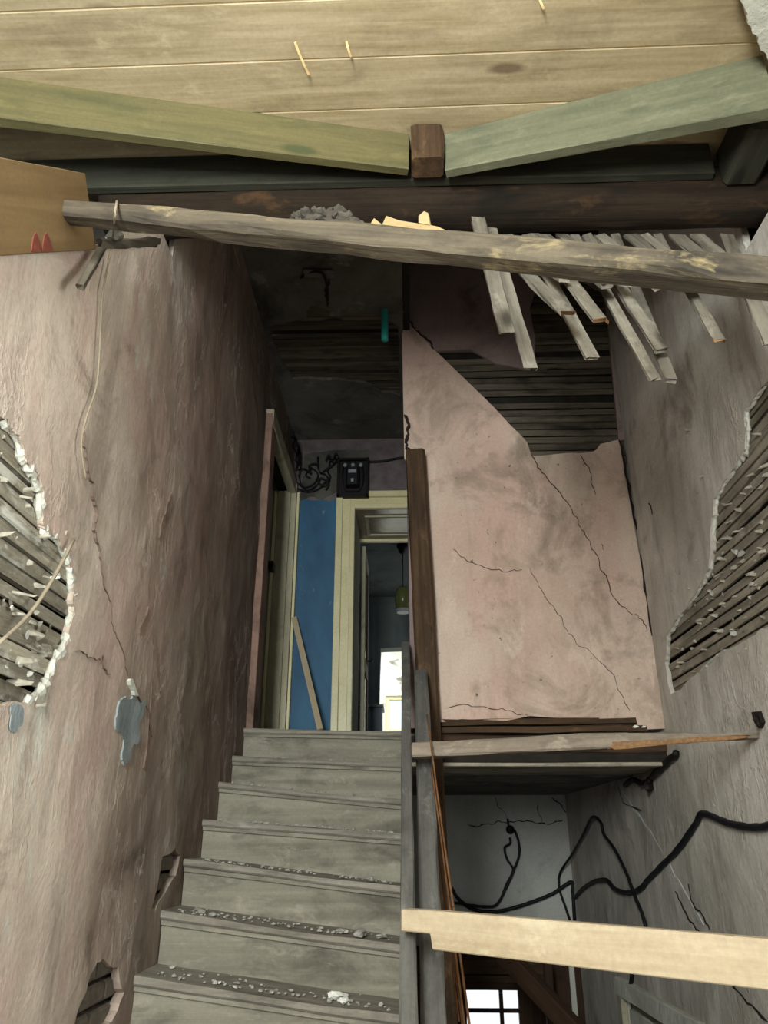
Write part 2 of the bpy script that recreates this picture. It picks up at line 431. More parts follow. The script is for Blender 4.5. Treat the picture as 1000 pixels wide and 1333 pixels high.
def crack(parent, fmap, pts, w=.004, name='crack', mat=None):
    """thin raised lip of a crack following a broken line on a wall"""
    pl = jag(pts, .02, 3, closed=False)
    V = []; F = []
    for i, p in enumerate(pl):
        a = pl[max(i - 1, 0)]; b = pl[min(i + 1, len(pl) - 1)]; d = (b - a).normalized(); nn = Vector((-d.y, d.x))
        k = w * random.uniform(.3, 1.) * (1 if 0 < i < len(pl) - 1 else .1)
        for q, dep in ((p + nn * k, -.006), (p - nn * k, -.006), (p - nn * k, .02), (p + nn * k, .02)): V.append(fmap(q, dep))
        if i:
            o = (i - 1) * 4
            for j in range(4): F.append((o + j, o + (j + 1) % 4, o + 4 + (j + 1) % 4, o + 4 + j))
    F.append((0, 1, 2, 3)); F.append(tuple(len(V) - 4 + i for i in range(4)))
    return mk(name, V, F, mat or M['crack'], parent)

def rim(parent, fmap, pts, r, mat, name='plaster_edge', closed=False):
    """crumbly lip along a broken plaster edge"""
    pl = jag(pts, .012, 3, closed=closed)
    V = []; F = []
    for i, p in enumerate(pl):
        q0 = pl[max(i - 1, 0)]; q1 = pl[min(i + 1, len(pl) - 1)]; d = (q1 - q0).normalized(); nn = Vector((-d.y, d.x))
        rr = r * random.uniform(.55, 1.35)
        for j in range(6):
            an = j * math.pi / 3; k = rr * random.uniform(.7, 1.2)
            V.append(fmap(p + nn * math.cos(an) * k, .014 + math.sin(an) * k * .9))
        if i:
            o = (i - 1) * 6
            for j in range(6): F.append((o + j, o + (j + 1) % 6, o + 6 + (j + 1) % 6, o + 6 + j))
    F.append(tuple(range(6))); F.append(tuple(range(len(V) - 6, len(V))))
    return mk(name, V, F, mat, parent)

def laths(parent, kind, coord0, lo, hi, c0, c1, pitch, mat, th=.014, depth=.028, name='lath', skip=0., wdt=.8, tilt=.0):
    """horizontal laths behind a hole: run lo..hi, stacked c0..c1"""
    c = c0
    while c < c1:
        if random.random() > skip:
            a, b = lo - random.uniform(0, .06), hi + random.uniform(0, .06); t = random.uniform(-1, 1) * (.006 + tilt)
            w = pitch * wdt * random.uniform(.85, 1.1); d = depth + random.uniform(-.004, .005)
            if kind == 'L': p0, p1, up, sz = (coord0 - d, a, c - t), (coord0 - d, b, c + t), (0, 0, 1), (th, w)
            elif kind == 'R': p0, p1, up, sz = (coord0 + d, a, c - t), (coord0 + d, b, c + t), (0, 0, 1), (th, w)
            elif kind == 'B': p0, p1, up, sz = (a, coord0 + d, c - t), (b, coord0 + d, c + t), (0, 0, 1), (th, w)
            else: p0, p1, up, sz = (a, c - t, coord0 + d), (b, c + t, coord0 + d), (0, 1, 0), (th, w)
            plank(name, p0, p1, sz[0], sz[1], mat, parent, up=up, segs=3, rough=.006, ragged=.01, ch=.1)
        c += pitch

FZ = -1.56            # floor the photographer stands on
LZ = -2.75            # floor of the storey below, beyond the stairwell
YZ = lambda f, pts, c: [(lambda q: (q.y, q.z))(f(u, v, c)) for u, v in pts]
XZ = lambda f, pts, c: [(lambda q: (q.x, q.z))(f(u, v, c)) for u, v in pts]

# ================================================================ SETTING
# ---- left wall, plane x = -1
fl = MAPS['L'](-1.0)
h_left = YZ(onX, [(-6, 536), (10, 545), (24, 566), (32, 592), (50, 616), (58, 640), (58, 672), (62, 692), (80, 704), (92, 722), (97, 760), (98, 800), (90, 836), (70, 876), (54, 905), (40, 917), (0, 917), (-60, 905), (-130, 860), (-150, 700), (-120, 580), (-60, 530)], -1)
h_b1 = YZ(onX, [(228, 1103), (233, 1113), (227, 1140), (213, 1165), (201, 1187), (196, 1183), (204, 1150), (211, 1115)], -1)
h_b2 = YZ(onX, [(135, 1248), (153, 1258), (158, 1292), (146, 1322), (132, 1350), (92, 1350), (104, 1308), (118, 1268)], -1)
h_door = [(5.0, .55), (6.1, .55), (6.1, 2.78), (5.0, 2.78)]
outL = [(-2.4, FZ), (4.7, FZ), (4.7, .4), (6.3, .4), (6.3, 3.36), (2.62, 3.36), (2.62, 2.33), (2.33, 2.33), (1.99, 1.83), (1.48, 1.37), (1.0, .94), (-2.4, .94)]
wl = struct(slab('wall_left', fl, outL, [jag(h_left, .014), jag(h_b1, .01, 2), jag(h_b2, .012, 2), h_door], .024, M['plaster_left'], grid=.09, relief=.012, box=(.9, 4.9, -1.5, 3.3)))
struct(boxo('wall_left', (-1.16, -2.4, FZ), (-1.075, 4.95, .9), M['void']))
boxo('timber_backing', (-1.16, 1.02, .9), (-1.08, 1.5, 1.24), M['void'], wl)
laths(wl, 'L', -1.0, 1.05, 2.35, .16, 1.1, .047, M['lath_white'], skip=.03, wdt=.84, tilt=.006)
for yy in (1.3, 1.95): boxo('stud', (-1.075, yy - .04, -.8), (-1.045, yy + .04, .9), M['post_dark'], wl)
rim(wl, fl, h_left[1:16], .015, M['plaster_white'])
sp_ = []
for i in range(170):
    y, z = random.uniform(1.35, 2.15), random.uniform(.32, .95)
    if random.random() < .35 + .65 * (z < .6): sp_.append((Vector((-1.02 + random.uniform(-.006, .004), y, z)), (.005, random.uniform(.01, .06), random.uniform(.006, .014))))
rocks('lime_crust', sp_, M['crust'], wl)
for i in range(26):                                                   # lime keys still clinging to the laths
    y, z = random.uniform(1.5, 2.1), random.uniform(.32, .7)
    rock('lime_lump', (-1.013, y, z), (.006, random.uniform(.012, .035), random.uniform(.008, .016)), M['rubble_white'], wl)
for (y0, y1, z0, z1) in ((3.3, 3.95, -.5, .1), (2.75, 3.3, -.95, -.35)):   # mud bricks where the plaster fell off by the stair
    z = z0; k = 0
    while z < z1:
        y = y0 - (.11 if k % 2 else 0)
        while y < y1:
            rr = random.uniform(-.006, .006)
            boxo('brick', (-1.07, y, z), (-1.022 + rr, y + .2, z + .062), M['brick'], wl, bev=.012); y += .215
        z += .075; k += 1
# peeled undercoat patch and layer edges
pp = YZ(onX, [(149, 945), (151, 925), (154, 912), (162, 906), (167, 910), (173, 905), (178, 911), (188, 911), (186, 928), (180, 944), (179, 966), (171, 972), (167, 990), (160, 997), (157, 985), (161, 962), (155, 953)], -1)
slab('peeled_patch', MAPS['L'](-.994), jag(pp, .012, 4), [], .01, M['patch_blue'], wl, grid=.05, relief=.012)
pp = YZ(onX, [(164, 886), (168, 884), (173, 900), (176, 906), (171, 905)], -1)
slab('plaster_sliver', MAPS['L'](-.985), jag(pp, .006, 2), [], .014, M['plaster_white'], wl)
pp = YZ(onX, [(15, 920), (32, 922), (30, 945), (22, 955), (14, 945)], -1)
slab('peeled_patch', MAPS['L'](-.994), jag(pp, .012, 4), [], .01, M['patch_blue'], wl, grid=.05, relief=.012)
for pts, w in (([(120, 628), (124, 660), (121, 690), (130, 730)], .006), ([(130, 730), (140, 780), (150, 830), (165, 880)], .005), ([(108, 560), (112, 600), (120, 628)], .004),
               ([(176, 905), (190, 920), (197, 960)], .005), ([(198, 840), (196, 900), (186, 1000)], .004), ([(222, 640), (214, 670), (206, 700)], .004), ([(192, 790), (180, 825)], .004),
               ([(98, 848), (118, 856), (132, 852), (142, 878)], .003)):
    crack(wl, fl, YZ(onX, pts, -1), w * .4, 'crease', M['crease'])

# outer wall of the void left of the broken wall top
struct(boxo('wall_left', (-1.85, -2.4, FZ), (-1.75, 2.7, 2.8), M['void']))
struct(boxo('wall_left', (-1.75, 2.6, .5), (-1.03, 2.7, 2.62), M['void']))

# ---- right wall, plane x = 1.48
fr = MAPS['R'](1.48)
h_right = YZ(onX, [(1010, 480), (992, 503), (968, 535), (971, 560), (969, 585), (953, 612), (930, 650), (926, 690), (923, 740), (905, 772), (884, 800), (868, 828), (866, 862), (874, 905), (884, 900), (908, 876), (940, 848), (985, 826), (1008, 812), (1090, 770), (1160, 620), (1120, 440), (1060, 430)], 1.48)
outR = [(1.1, FZ), (2.0, FZ), (2.0, LZ), (7.8, LZ), (7.8, 4.2), (2.64, 4.2), (2.64, 2.32), (1.1, 2.32)]
h_door3 = [(4.45, LZ - .2), (6.25, LZ - .2), (6.25, -.98), (4.45, -.98)]
h_door3 = [(4.45, LZ + .03), (6.2, LZ + .03), (6.2, -1.0), (4.45, -.93)]
wr = struct(slab('wall_right', fr, outR, [jag(h_right, .014), h_door3], .024, M['plaster_right'], grid=.09, relief=.008, box=(1.9, 7.7, -1.6, 4.0)))
struct(boxo('wall_right', (1.56, 1.1, LZ), (1.64, 7.8, 4.2), M['void']))
laths(wr, 'R', 1.48, 2.3, 4.5, .45, 2.35, .05, M['lath_grey'], skip=.03, tilt=.008)
rocks('lime_crust', [(onX(random.uniform(880, 1000), random.uniform(560, 880), 1.5), (.006, random.uniform(.012, .06), random.uniform(.006, .014))) for i in range(110)], M['crust'], wr)
rim(wr, fr, h_right[1:12], .011, M['plaster_white'])
rim(wr, fr, h_right[13:19], .008, M['plaster_grey'])
for i in range(16):
    rock('lime_lump', onX(random.uniform(890, 990), random.uniform(700, 850), 1.492), (.006, random.uniform(.012, .04), random.uniform(.01, .02)), M['rubble'], wr)
# scar of the old stair string, lighter line running up the wall
sc = YZ(onX, [(795, 1003), (830, 1060), (868, 1120), (917, 1204)], 1.48)
crack(wr, fr, sc, .016, 'plaster_scar', M['plaster_grey'])
for pts, w in (([(800, 1010), (812, 1045), (835, 1055)], .008), ([(897, 1150), (905, 1180), (925, 1210)], .01), ([(845, 655), (850, 670)], .01), ([(905, 1225), (950, 1275), (1000, 1330)], .012), ([(880, 1160), (900, 1200), (915, 1215)], .01)):
    crack(wr, fr, YZ(onX, pts, 1.48), w * .5)
# broken plaster overhang in the top right corner
ov = [(lambda q: (q.x, q.y))(onZ(u, v, 2.5)) for u, v in [(962, -4), (974, 18), (984, 45), (990, 66), (1001, 80), (1040, 80), (1060, -60), (955, -60)]]
slab('plaster_overhang', MAPS['C'](2.5), jag(ov, .012), [], .09, M['plaster_white'], wr)

struct(boxo('wall_right', (1.48, -2.4, FZ), (1.56, -.35, 2.62), M['plaster_right']))  # unseen wall added to narrow the daylight through the side opening
struct(boxo('wall_front', (.32, -1.6, FZ), (1.56, -1.5, 2.62), M['plaster_grey']))  # unseen wall added to limit the front daylight to the left half
# ---- middle wall (salmon pink), plane y = 4.6
fb = MAPS['B'](4.6)
h_mid = XZ(onY, [(565, 455), (612, 453), (645, 472), (690, 481), (697, 470), (697, 440), (690, 400), (700, 372), (760, 365), (786, 380), (794, 440), (799, 500), (806, 572), (782, 578), (772, 588), (735, 590), (692, 593), (686, 575), (655, 543), (612, 500)], 4.6)
seam = XZ(onY, [(523, 410), (535, 420), (545, 432), (565, 455)], 4.6)
low = seam + [h_mid[i] for i in (19, 18, 17, 16, 15, 14, 13, 12)] + [(1.48, h_mid[12][1])]
bottom = XZ(onY, [(872, 948), (832, 950), (828, 934), (770, 936), (720, 934), (690, 932), (660, 938), (600, 936), (575, 940)], 4.6)
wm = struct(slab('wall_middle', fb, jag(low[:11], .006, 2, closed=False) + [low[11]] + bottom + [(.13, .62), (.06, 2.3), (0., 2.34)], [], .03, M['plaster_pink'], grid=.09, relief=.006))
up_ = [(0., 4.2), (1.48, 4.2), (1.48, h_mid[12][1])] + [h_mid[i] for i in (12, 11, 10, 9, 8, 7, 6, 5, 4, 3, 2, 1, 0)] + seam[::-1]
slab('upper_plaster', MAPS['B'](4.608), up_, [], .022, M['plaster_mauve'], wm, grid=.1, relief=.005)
struct(boxo('wall_middle', (0.06, 4.66, .62), (1.48, 4.7, 4.2), M['void']))
laths(wm, 'B', 4.6, .12, 1.47, 2.32, 3.85, .053, M['lath_dark'], skip=.02)
for pts, w in (([(692, 593), (712, 622), (745, 665), (757, 690), (770, 715), (785, 745), (805, 785), (828, 800), (842, 820)], .005), ([(690, 740), (715, 785), (740, 825), (765, 845), (800, 880), (820, 925)], .003),
               ([(755, 592), (770, 622), (775, 645)], .004), ([(577, 922), (620, 920), (665, 925), (690, 935)], .004), ([(590, 715), (620, 735), (660, 745), (680, 742)], .003), ([(783, 708), (786, 716)], .004)):
    crack(wm, fb, XZ(onY, pts, 4.6), w * .6, 'crack', M['crack_soft'])
crack(wm, fb, seam, .008)
cw = XZ(onY, [(806, 572), (822, 650), (838, 740), (855, 840), (870, 930)], 4.585)
crack(wm, MAPS['B'](4.59), cw, .007)
crack(wm, MAPS['B'](4.585), XZ(onY, [(526, 540), (532, 565), (528, 575), (536, 588)], 4.585), .012)
# bare laths and floor beam under the pink wall
for z in (.62, .575): plank('lath', (.15, 4.615, z), (1.38, 4.615, z + .01), .03, .035, M['post'], wm, rough=.01, segs=6)
plank('sill_beam', (.1, 4.64, .5), (1.48, 4.64, .5), .07, .1, M['post_dark'], wm, rough=.008, segs=6)

# ---- ceilings
ce = struct(bpy.data.objects.new('ceiling', bpy.data.meshes.new('ceiling'))); C.objects.link(ce)
ce.data.from_pydata([(-1.75, -2.4, 2.68), (1.56, -2.4, 2.68), (1.56, 2.7, 2.68), (-1.75, 2.7, 2.68), (-1.75, -2.4, 2.72), (1.56, -2.4, 2.72), (1.56, 2.7, 2.72), (-1.75, 2.7, 2.72)], [],
                    [(0, 1, 2, 3), (7, 6, 5, 4), (0, 4, 5, 1), (1, 5, 6, 2), (2, 6, 7, 3), (3, 7, 4, 0)]); ce.data.materials.append(M['void'])
sa, sb, sc0, sd = onZ(250, 82, 2.61), onZ(985, 50, 2.61), onZ(0, 15, 2.61), onZ(450, 0, 2.61)
tq = ((sb - sa).y / (sb - sa).x + (sd - sc0).y / (sd - sc0).x) / 2
ya_, yb_ = sa.y - sa.x * tq, sc0.y - sc0.x * tq
pw = ya_ - yb_
for k in range(-17, 4):
    y = yb_ + k * pw                                                # near seam of this plank, at x = 0
    a, b = Vector((-1.74, y - 1.74 * tq + pw / 2, 2.62)), Vector((1.47, y + 1.47 * tq + pw / 2, 2.62))
    if max(a.y, b.y) > 2.62: continue
    plank('plank', a, b, pw - .004, .03, M['pine_new'], ce, segs=3, ch=.1)
    if k > -6: plank('tongue', a - Vector((0, pw / 2, -.001)), b - Vector((0, pw / 2, -.001)), .016, .022, M['pine_tongue'], ce, segs=1)
for a, b, r in (((384, 55), (402, 97), .004), ((451, 54), (457, 74), .003), ((702, -4), (708, 12), .003)):
    pa, pb = onZ(*a, 2.6), onZ(*b, 2.585); plank('splinter', pa, pb, .008, .004, M['pine_tongue'], ce, segs=3, bow=-.006)
# hall ceiling with fallen plaster
fc = MAPS['C'](3.36)
XY = lambda pts, z: [(lambda q: (q.x, q.y))(onZ(u, v, z)) for u, v in pts]
h_c = XY([(350, 425), (398, 415), (403, 400), (424, 402), (430, 412), (480, 408), (520, 425), (523, 440), (524, 516), (500, 512), (478, 500), (440, 494), (380, 494), (372, 478), (362, 455)], 3.36)
h_c = [(min(x, -.03), yv) for x, yv in h_c]
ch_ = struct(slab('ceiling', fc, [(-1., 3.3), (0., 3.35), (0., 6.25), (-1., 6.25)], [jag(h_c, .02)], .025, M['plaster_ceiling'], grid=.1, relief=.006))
laths(ch_, 'C', 3.36, -.98, -.02, 4.3, 5.75, .052, M['lath_dark'], skip=.03)
boxo('boarding', (-1, 3.3, 3.42), (.0, 6.25, 3.46), M['void'], ch_)
crack(ch_, fc, XY([(430, 350), (425, 375), (428, 400)], 3.36), .012)
slab('plaster_flap', MAPS['C'](3.335), jag(XY([(396, 350), (434, 352), (434, 362), (396, 360)], 3.34), .01, 2), [], .01, M['plaster_ceiling'], ch_)
struct(boxo('wall_middle', (.0, 3.35, 3.38), (.05, 4.6, 4.2), M['void']))
struct(boxo('ceiling', (-1.05, 2.62, 4.2), (1.56, 4.7, 4.26), M['void']))
struct(boxo('wall_front', (-1.05, 2.6, 2.66), (1.56, 2.64, 4.2), M['void']))

# ---- floors
fo = struct(boxo('floor', (-1.85, -2.4, FZ - .14), (1.6, 1.45, FZ), M['void']))
for i in range(13): boxo('floor_board', (-1.0 + i * .19, -2.4, FZ), (-.815 + i * .19, 1.5, FZ + .02), M['floor'], fo)
fo2 = struct(boxo('floor', (-.99, 4.9, .45), (.05, 6.95, .58), M['void']))
for i in range(6): boxo('floor_board', (-1.0 + i * .175, 4.93, .58), (-.828 + i * .175, 6.95, .605), M['floor'], fo2)
struct(boxo('floor', (-1.7, 6.95, .5), (1.3, 10., .62), M['floor']))
struct(boxo('floor', (-1.2, 1.45, LZ - .1), (1.6, 7.9, LZ), M['floor']))
# underside of the upper floor over the lower hall
lc = struct(boxo('ceiling', (.0, 4.62, .4), (1.52, 7.8, .45), M['void']))
yy = 4.64
while yy < 5.3:
    plank('soffit_board', (.02, yy, .385), (1.47, yy + random.uniform(-.01, .01), .385), .1, .02, M['lath_grey'], lc, segs=4, rough=.006); yy += .112
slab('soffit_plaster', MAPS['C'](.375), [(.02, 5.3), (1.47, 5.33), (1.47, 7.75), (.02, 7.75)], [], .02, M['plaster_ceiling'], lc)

# ---- hall back wall (blue), plane y = 6.2
fk = MAPS['B'](6.2)
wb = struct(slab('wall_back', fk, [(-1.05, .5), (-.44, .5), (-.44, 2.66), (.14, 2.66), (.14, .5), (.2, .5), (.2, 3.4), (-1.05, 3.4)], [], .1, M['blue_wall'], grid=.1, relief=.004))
struct(boxo('wall_right', (.02, 4.7, .6), (.08, 6.2, 3.4), M['plaster_mauve']))
slab('whitewash_patch', MAPS['B'](6.196), jag(XZ(onY, [(390, 652), (397, 592), (436, 586), (480, 586), (481, 598), (442, 600), (438, 640), (420, 650), (405, 646)], 6.2), .01, 2), [], .006, M['plaster_ceiling'], wb)

# ---- door opening in the back wall: stepped casing, deep reveal, panelled soffit
d2 = struct(bpy.data.objects.new('door_2', None)); C.objects.link(d2)
X0, X1, ZH = -.44, .14, 2.655
for nm, a, b, pr in (('casing_jamb', -.6, -.545, .06), ('casing_jamb', -.545, -.475, .035), ('casing_bead', -.478, -.438, .05)):
    boxo(nm, (a, 6.2 - pr, .62), (b, 6.2, ZH + (X0 - a)), M['cream'], d2)
for nm, a, b, pr in (('casing_head', .105, .16, .06), ('casing_head', .035, .105, .035), ('casing_bead', -.002, .038, .05)):
    boxo(nm, (X0 - a, 6.2 - pr + .001, ZH + a), (.2, 6.2, ZH + b), M['cream'], d2)
boxo('reveal_jamb', (-.5, 6.2, .62), (-.436, 6.95, ZH), M['cream_grey'], d2)
boxo('reveal_jamb', (.14, 6.2, .62), (.2, 6.95, ZH), M['cream_grey'], d2)
boxo('soffit_panel', (-.44, 6.2, ZH), (.14, 6.95, ZH + .04), M['brown_reveal'], d2)
boxo('soffit_moulding', (-.36, 6.33, ZH - .014), (.14, 6.36, ZH), M['cream_grey'], d2)
boxo('soffit_moulding', (-.36, 6.78, ZH - .014), (.14, 6.81, ZH), M['cream_grey'], d2)
boxo('soffit_moulding', (-.36, 6.36, ZH - .014), (-.33, 6.78, ZH), M['cream_grey'], d2)
boxo('soffit_edge', (-.44, 6.9, ZH - .03), (.14, 6.95, ZH), M['cream'], d2)
for z0, z1 in ((.64, 1.42), (1.55, 2.5)):                          # open leaf folded along the left side
    boxo('leaf_panel', (-.412, 7.05, z0), (-.4, 7.58, z1), M['brown_reveal'], d2)
for nm, lo, hi in (('leaf_stile', (-.42, 6.97, .63), (-.385, 7.06, 2.6)), ('leaf_stile', (-.42, 7.57, .63), (-.385, 7.66, 2.6)), ('leaf_rail', (-.42, 7.06, 1.42), (-.385, 7.57, 1.55)), ('leaf_rail', (-.42, 7.06, 2.5), (-.385, 7.57, 2.6))):
    boxo(nm, lo, hi, M['cream_grey'], d2)
tube('handle', [(-.385, 7.6, 1.62), (-.345, 7.6, 1.62), (-.34, 7.52, 1.62)], .009, M['iron'], d2, n=3)

# ---- door in the left wall of the hall, its frame seen almost edge on
d1 = struct(bpy.data.objects.new('door_1', None)); C.objects.link(d1)
boxo('casing_jamb', (-1.02, 4.86, .62), (-.955, 5.02, 2.86), M['jamb_pink'], d1)
boxo('casing_jamb', (-1.02, 6.08, .62), (-.945, 6.13, 2.86), M['cream_grey'], d1)
boxo('casing_jamb', (-1.02, 6.13, .62), (-.925, 6.2, 2.8), M['cream'], d1)
boxo('casing_head', (-1.02, 4.87, 2.77), (-.95, 6.19, 2.9), M['cream_grey'], d1)
boxo('reveal_jamb', (-1.2, 6.05, .62), (-.99, 6.1, 2.78), M['cream_grey'], d1)
boxo('reveal_jamb', (-1.2, 5.0, .62), (-1.0, 5.03, 2.78), M['post_dark'], d1)
boxo('leaf', (-1.14, 5.02, .62), (-1.1, 6.06, 2.78), M['door_dark'], d1)
boxo('leaf_stile', (-1.1, 5.88, .62), (-1.085, 5.95, 2.7), M['cream'], d1)
boxo('leaf_stile', (-1.1, 5.5, .62), (-1.09, 5.56, 2.7), M['post_dark'], d1)
boxo('hinge', (-1.1, 5.8, 1.98), (-1.06, 5.9, 2.05), M['iron'], d1)
struct(boxo('wall_left', (-1.4, 4.9, .4), (-1.2, 6.4, 3.4), M['void']))
struct(boxo('wall_left', (-1.2, 4.9, 2.8), (-1.03, 6.3, 3.4), M['void']))

# ---- back room, beyond it a bright open room
struct(boxo('wall_left', (-1.7, 6.95, .6), (-1.6, 10., 3.1), M['plaster_dark']))
struct(boxo('wall_right', (1.2, 6.3, .6), (1.3, 10., 3.1), M['plaster_dark']))
struct(boxo('wall_front', (-1.7, 6.93, .6), (-.5, 6.97, 3.1), M['plaster_dark']))
struct(boxo('wall_front', (.2, 6.3, .6), (1.3, 6.4, 3.1), M['plaster_dark']))
struct(boxo('wall_front', (-.5, 6.93, ZH + .02), (.3, 6.97, 3.1), M['plaster_dark']))
struct(boxo('ceiling', (-1.7, 6.3, 3.0), (1.3, 10.1, 3.08), M['plaster_dark']))
struct(slab('wall_far', MAPS['B'](10.), [(-1.7, .6), (-.34, .6), (-.36, 1.6), (-.34, 2.3), (.3, 2.32), (.3, .6), (1.3, .6), (1.3, 3.1), (-1.7, 3.1)], [], .25, M['plaster_dark'], grid=.2, relief=.01))
w2o = jag([(-2.2, .0), (2.2, .0), (2.2, 3.4), (-2.2, 3.2)], .05, 3)
wf = struct(slab('wall_far', MAPS['B'](12.), w2o, [[(-.33, .9), (.16, .9), (.16, 2.02), (-.33, 2.02)]], .3, M['plaster_white'], grid=.15, relief=.05))
for i, (xx, zz) in enumerate(((-.1, 2.3), (0.05, 2.45), (-.2, 2.56), (-.05, 2.18))):
    rock('plaster_ledge', (xx, 11.97, zz), (.22, .05, .03), M['plaster_white'], wf)
struct(boxo('floor', (-2.2, 10., .4), (2.2, 12.3, .6), M['plaster_white']))
w2 = struct(bpy.data.objects.new('window_2', None)); C.objects.link(w2)
for nm, lo, hi in (('frame', (-.33, 12.0, .9), (-.27, 12.1, 2.02)), ('frame', (.1, 12.0, .9), (.16, 12.1, 2.02)), ('frame', (-.27, 12.0, 1.96), (.1, 12.1, 2.02)), ('muntin', (-.27, 12.03, 1.5), (.1, 12.06, 1.53))):
    boxo(nm, lo, hi, M['cream'], w2)
boxo('pane', (-.27, 12.05, .9), (.1, 12.055, 1.96), M['glass'], w2)

# ---- lower hall: grey plaster end wall, timber wall and glazed window below it
wbl = struct(slab('wall_back', MAPS['B'](7.75), [(.0, -.9), (1.5, -.9), (1.5, .4), (.0, .4)], [], .05, M['plaster_grey'], grid=.12, relief=.005))
fq = MAPS['B'](7.75)
for pts, w in (([(608, 1073), (640, 1073), (662, 1070), (690, 1069), (715, 1073), (733, 1067)], .006), ([(645, 1037), (650, 1052), (660, 1065)], .003), ([(718, 1037), (728, 1045), (737, 1058)], .006), ([(700, 1045), (706, 1070)], .003)):
    crack(wbl, fq, XZ(onY, pts, 7.75), w)
wt = struct(boxo('wall_back', (.0, 7.72, -1.0), (1.5, 7.8, -.88), M['post_dark']))
w1 = struct(bpy.data.objects.new('window_1', None)); C.objects.link(w1)
zt = onY(620, 1288, 7.7).z; xs = [onY(u, 1300, 7.7).x for u in (546, 590, 607, 650, 655, 675)]
zb_ = -1.9; zm = onY(620, 1313, 7.7).z
for z0 in (-.97, -1.09): plank('head_board', (.0, 7.72, z0 - .06), (1.2, 7.72, z0 - .06), .03, .11, M['post'], wt, segs=2, rough=.004)
boxo('frame', (.0, 7.68, zt), (1.05, 7.76, zt + .05), M['post_dark'], w1)
boxo('frame', (xs[5], 7.68, LZ), (xs[5] + .12, 7.76, zt), M['post_dark'], w1)
boxo('frame', (-.02, 7.68, LZ), (xs[0] + .01, 7.76, zt), M['post_dark'], w1)
boxo('frame', (xs[1], 7.68, zb_), (xs[2], 7.74, zt), M['post_dark'], w1)
boxo('muntin', (xs[3], 7.69, zb_), (xs[4], 7.74, zt), M['post_dark'], w1)
zz = zm
while zz > zb_:
    boxo('muntin', (xs[0], 7.695, zz - .03), (xs[5], 7.735, zz), M['post_dark'], w1); zz -= .2
boxo('frame', (xs[0], 7.68, LZ), (xs[5], 7.76, zb_), M['post_dark'], w1)
for a, b in ((0, 1), (2, 3), (4, 5)):
    z1 = zt; 
    for z0 in (zm - .015, zm - .215, zm - .415, zb_):
        boxo('pane', (xs[a], 7.71, max(z0, zb_)), (xs[b], 7.716, z1), M['glass'], w1, bev=.0005); z1 = z0
struct(boxo('wall_back', (xs[5] + .12, 7.72, LZ), (1.52, 7.8, -1.0), M['post_dark']))
struct(boxo('wall_left', (-.02, 4.0, LZ), (.0, 7.8, -.2), M['void']))
struct(boxo('wall_left', (-1.06, 1.4, LZ), (-1.0, 4.95, FZ), M['void']))
struct(boxo('wall_back', (-1.06, 4.9, LZ), (.02, 4.95, .44), M['void']))
struct(boxo('wall_left', (-.02, 4.9, -.2), (.0, 7.8, .4), M['plaster_grey']))
struct(boxo('wall_back', (-.02, 7.8, zt + .02), (1.55, 7.84, .45), M['void']))
boxo('plaster_strip', (onY(743, 1290, 7.7).x, 7.69, LZ), (onY(750, 1290, 7.7).x, 7.72, -.95), M['plaster_white'], wt)
# door casing on the lower right wall with flaking white paint
d3 = struct(bpy.data.objects.new('door_3', None)); C.objects.link(d3)
plank('casing_head', (1.465, 4.3, -.9), (1.465, 6.32, -.955), .045, .11, M['plaster_white'], d3, segs=8, rough=.008)
plank('casing_jamb', (1.465, 6.26, LZ), (1.465, 6.26, -.95), .1, .045, M['cream_grey'], d3, up=(1, 0, 0), segs=6, rough=.004)
plank('casing_jamb', (1.465, 4.38, LZ), (1.465, 4.38, -.93), .1, .045, M['cream_grey'], d3, up=(1, 0, 0), segs=6, rough=.004)
boxo('leaf', (1.52, 4.4, LZ), (1.55, 6.25, -.95), M['cream_grey'], d3)
plank('flaked_rail', (1.5, 4.45, -1.06), (1.5, 6.18, -1.13), .03, .12, M['plaster_white'], d3, segs=8, rough=.01)

# ================================================================ STAIRCASE
Ys = [4.82, 4.55, 4.28, 4.005, 3.73, 3.46, 3.19]
ZL = [.619, .432, .274, .086, -.085, -.269, -.454]
ZR = [.597, .394, .186, .02, -.19, -.383, -.572]
for k in range(5): Ys.append(Ys[-1] - .272); ZL.append(ZL[-1] - .184); ZR.append(ZR[-1] - .186)
st = thing('staircase', (-.5, 3.2, FZ), 'worn grey-beige wooden staircase sagging to the right, rising beside the pink left wall', 'staircase')
XR = -.03
def tread_geo(i):
    V = []; F = []; n = 10
    y0 = Ys[i] - .028; y1 = Ys[i] + (.285 if i else .12)
    for s in range(n + 1):
        t = s / n; x = -.998 + t * (XR + .998)
        z = ZL[i] + (ZR[i] - ZL[i]) * t + .006 * noise.noise(Vector((x * 3, i * 5.1, 0))); dip = -.007 * math.exp(-((t - .55) / .25) ** 2)
        w = .004 * noise.noise(Vector((x * 7, i * 3.3, 4)))
        for (yy, zz) in ((y0 + w + .008, z + dip), (y0 + w, z + dip - .009), (y0 + w, z - .024), (y0 + w + .008, z - .032), (y0 + .03, z - .034), (y1, z - .03), (y1, z - .002)):
            V.append(Vector((x, yy, zz)))
        if s:
            for j in range(7):
                o = (s - 1) * 7; F.append((o + j, o + (j + 1) % 7, o + 7 + (j + 1) % 7, o + 7 + j))
    F.append(tuple(range(7))); F.append(tuple(range(len(V) - 7, len(V))))
    return V, F
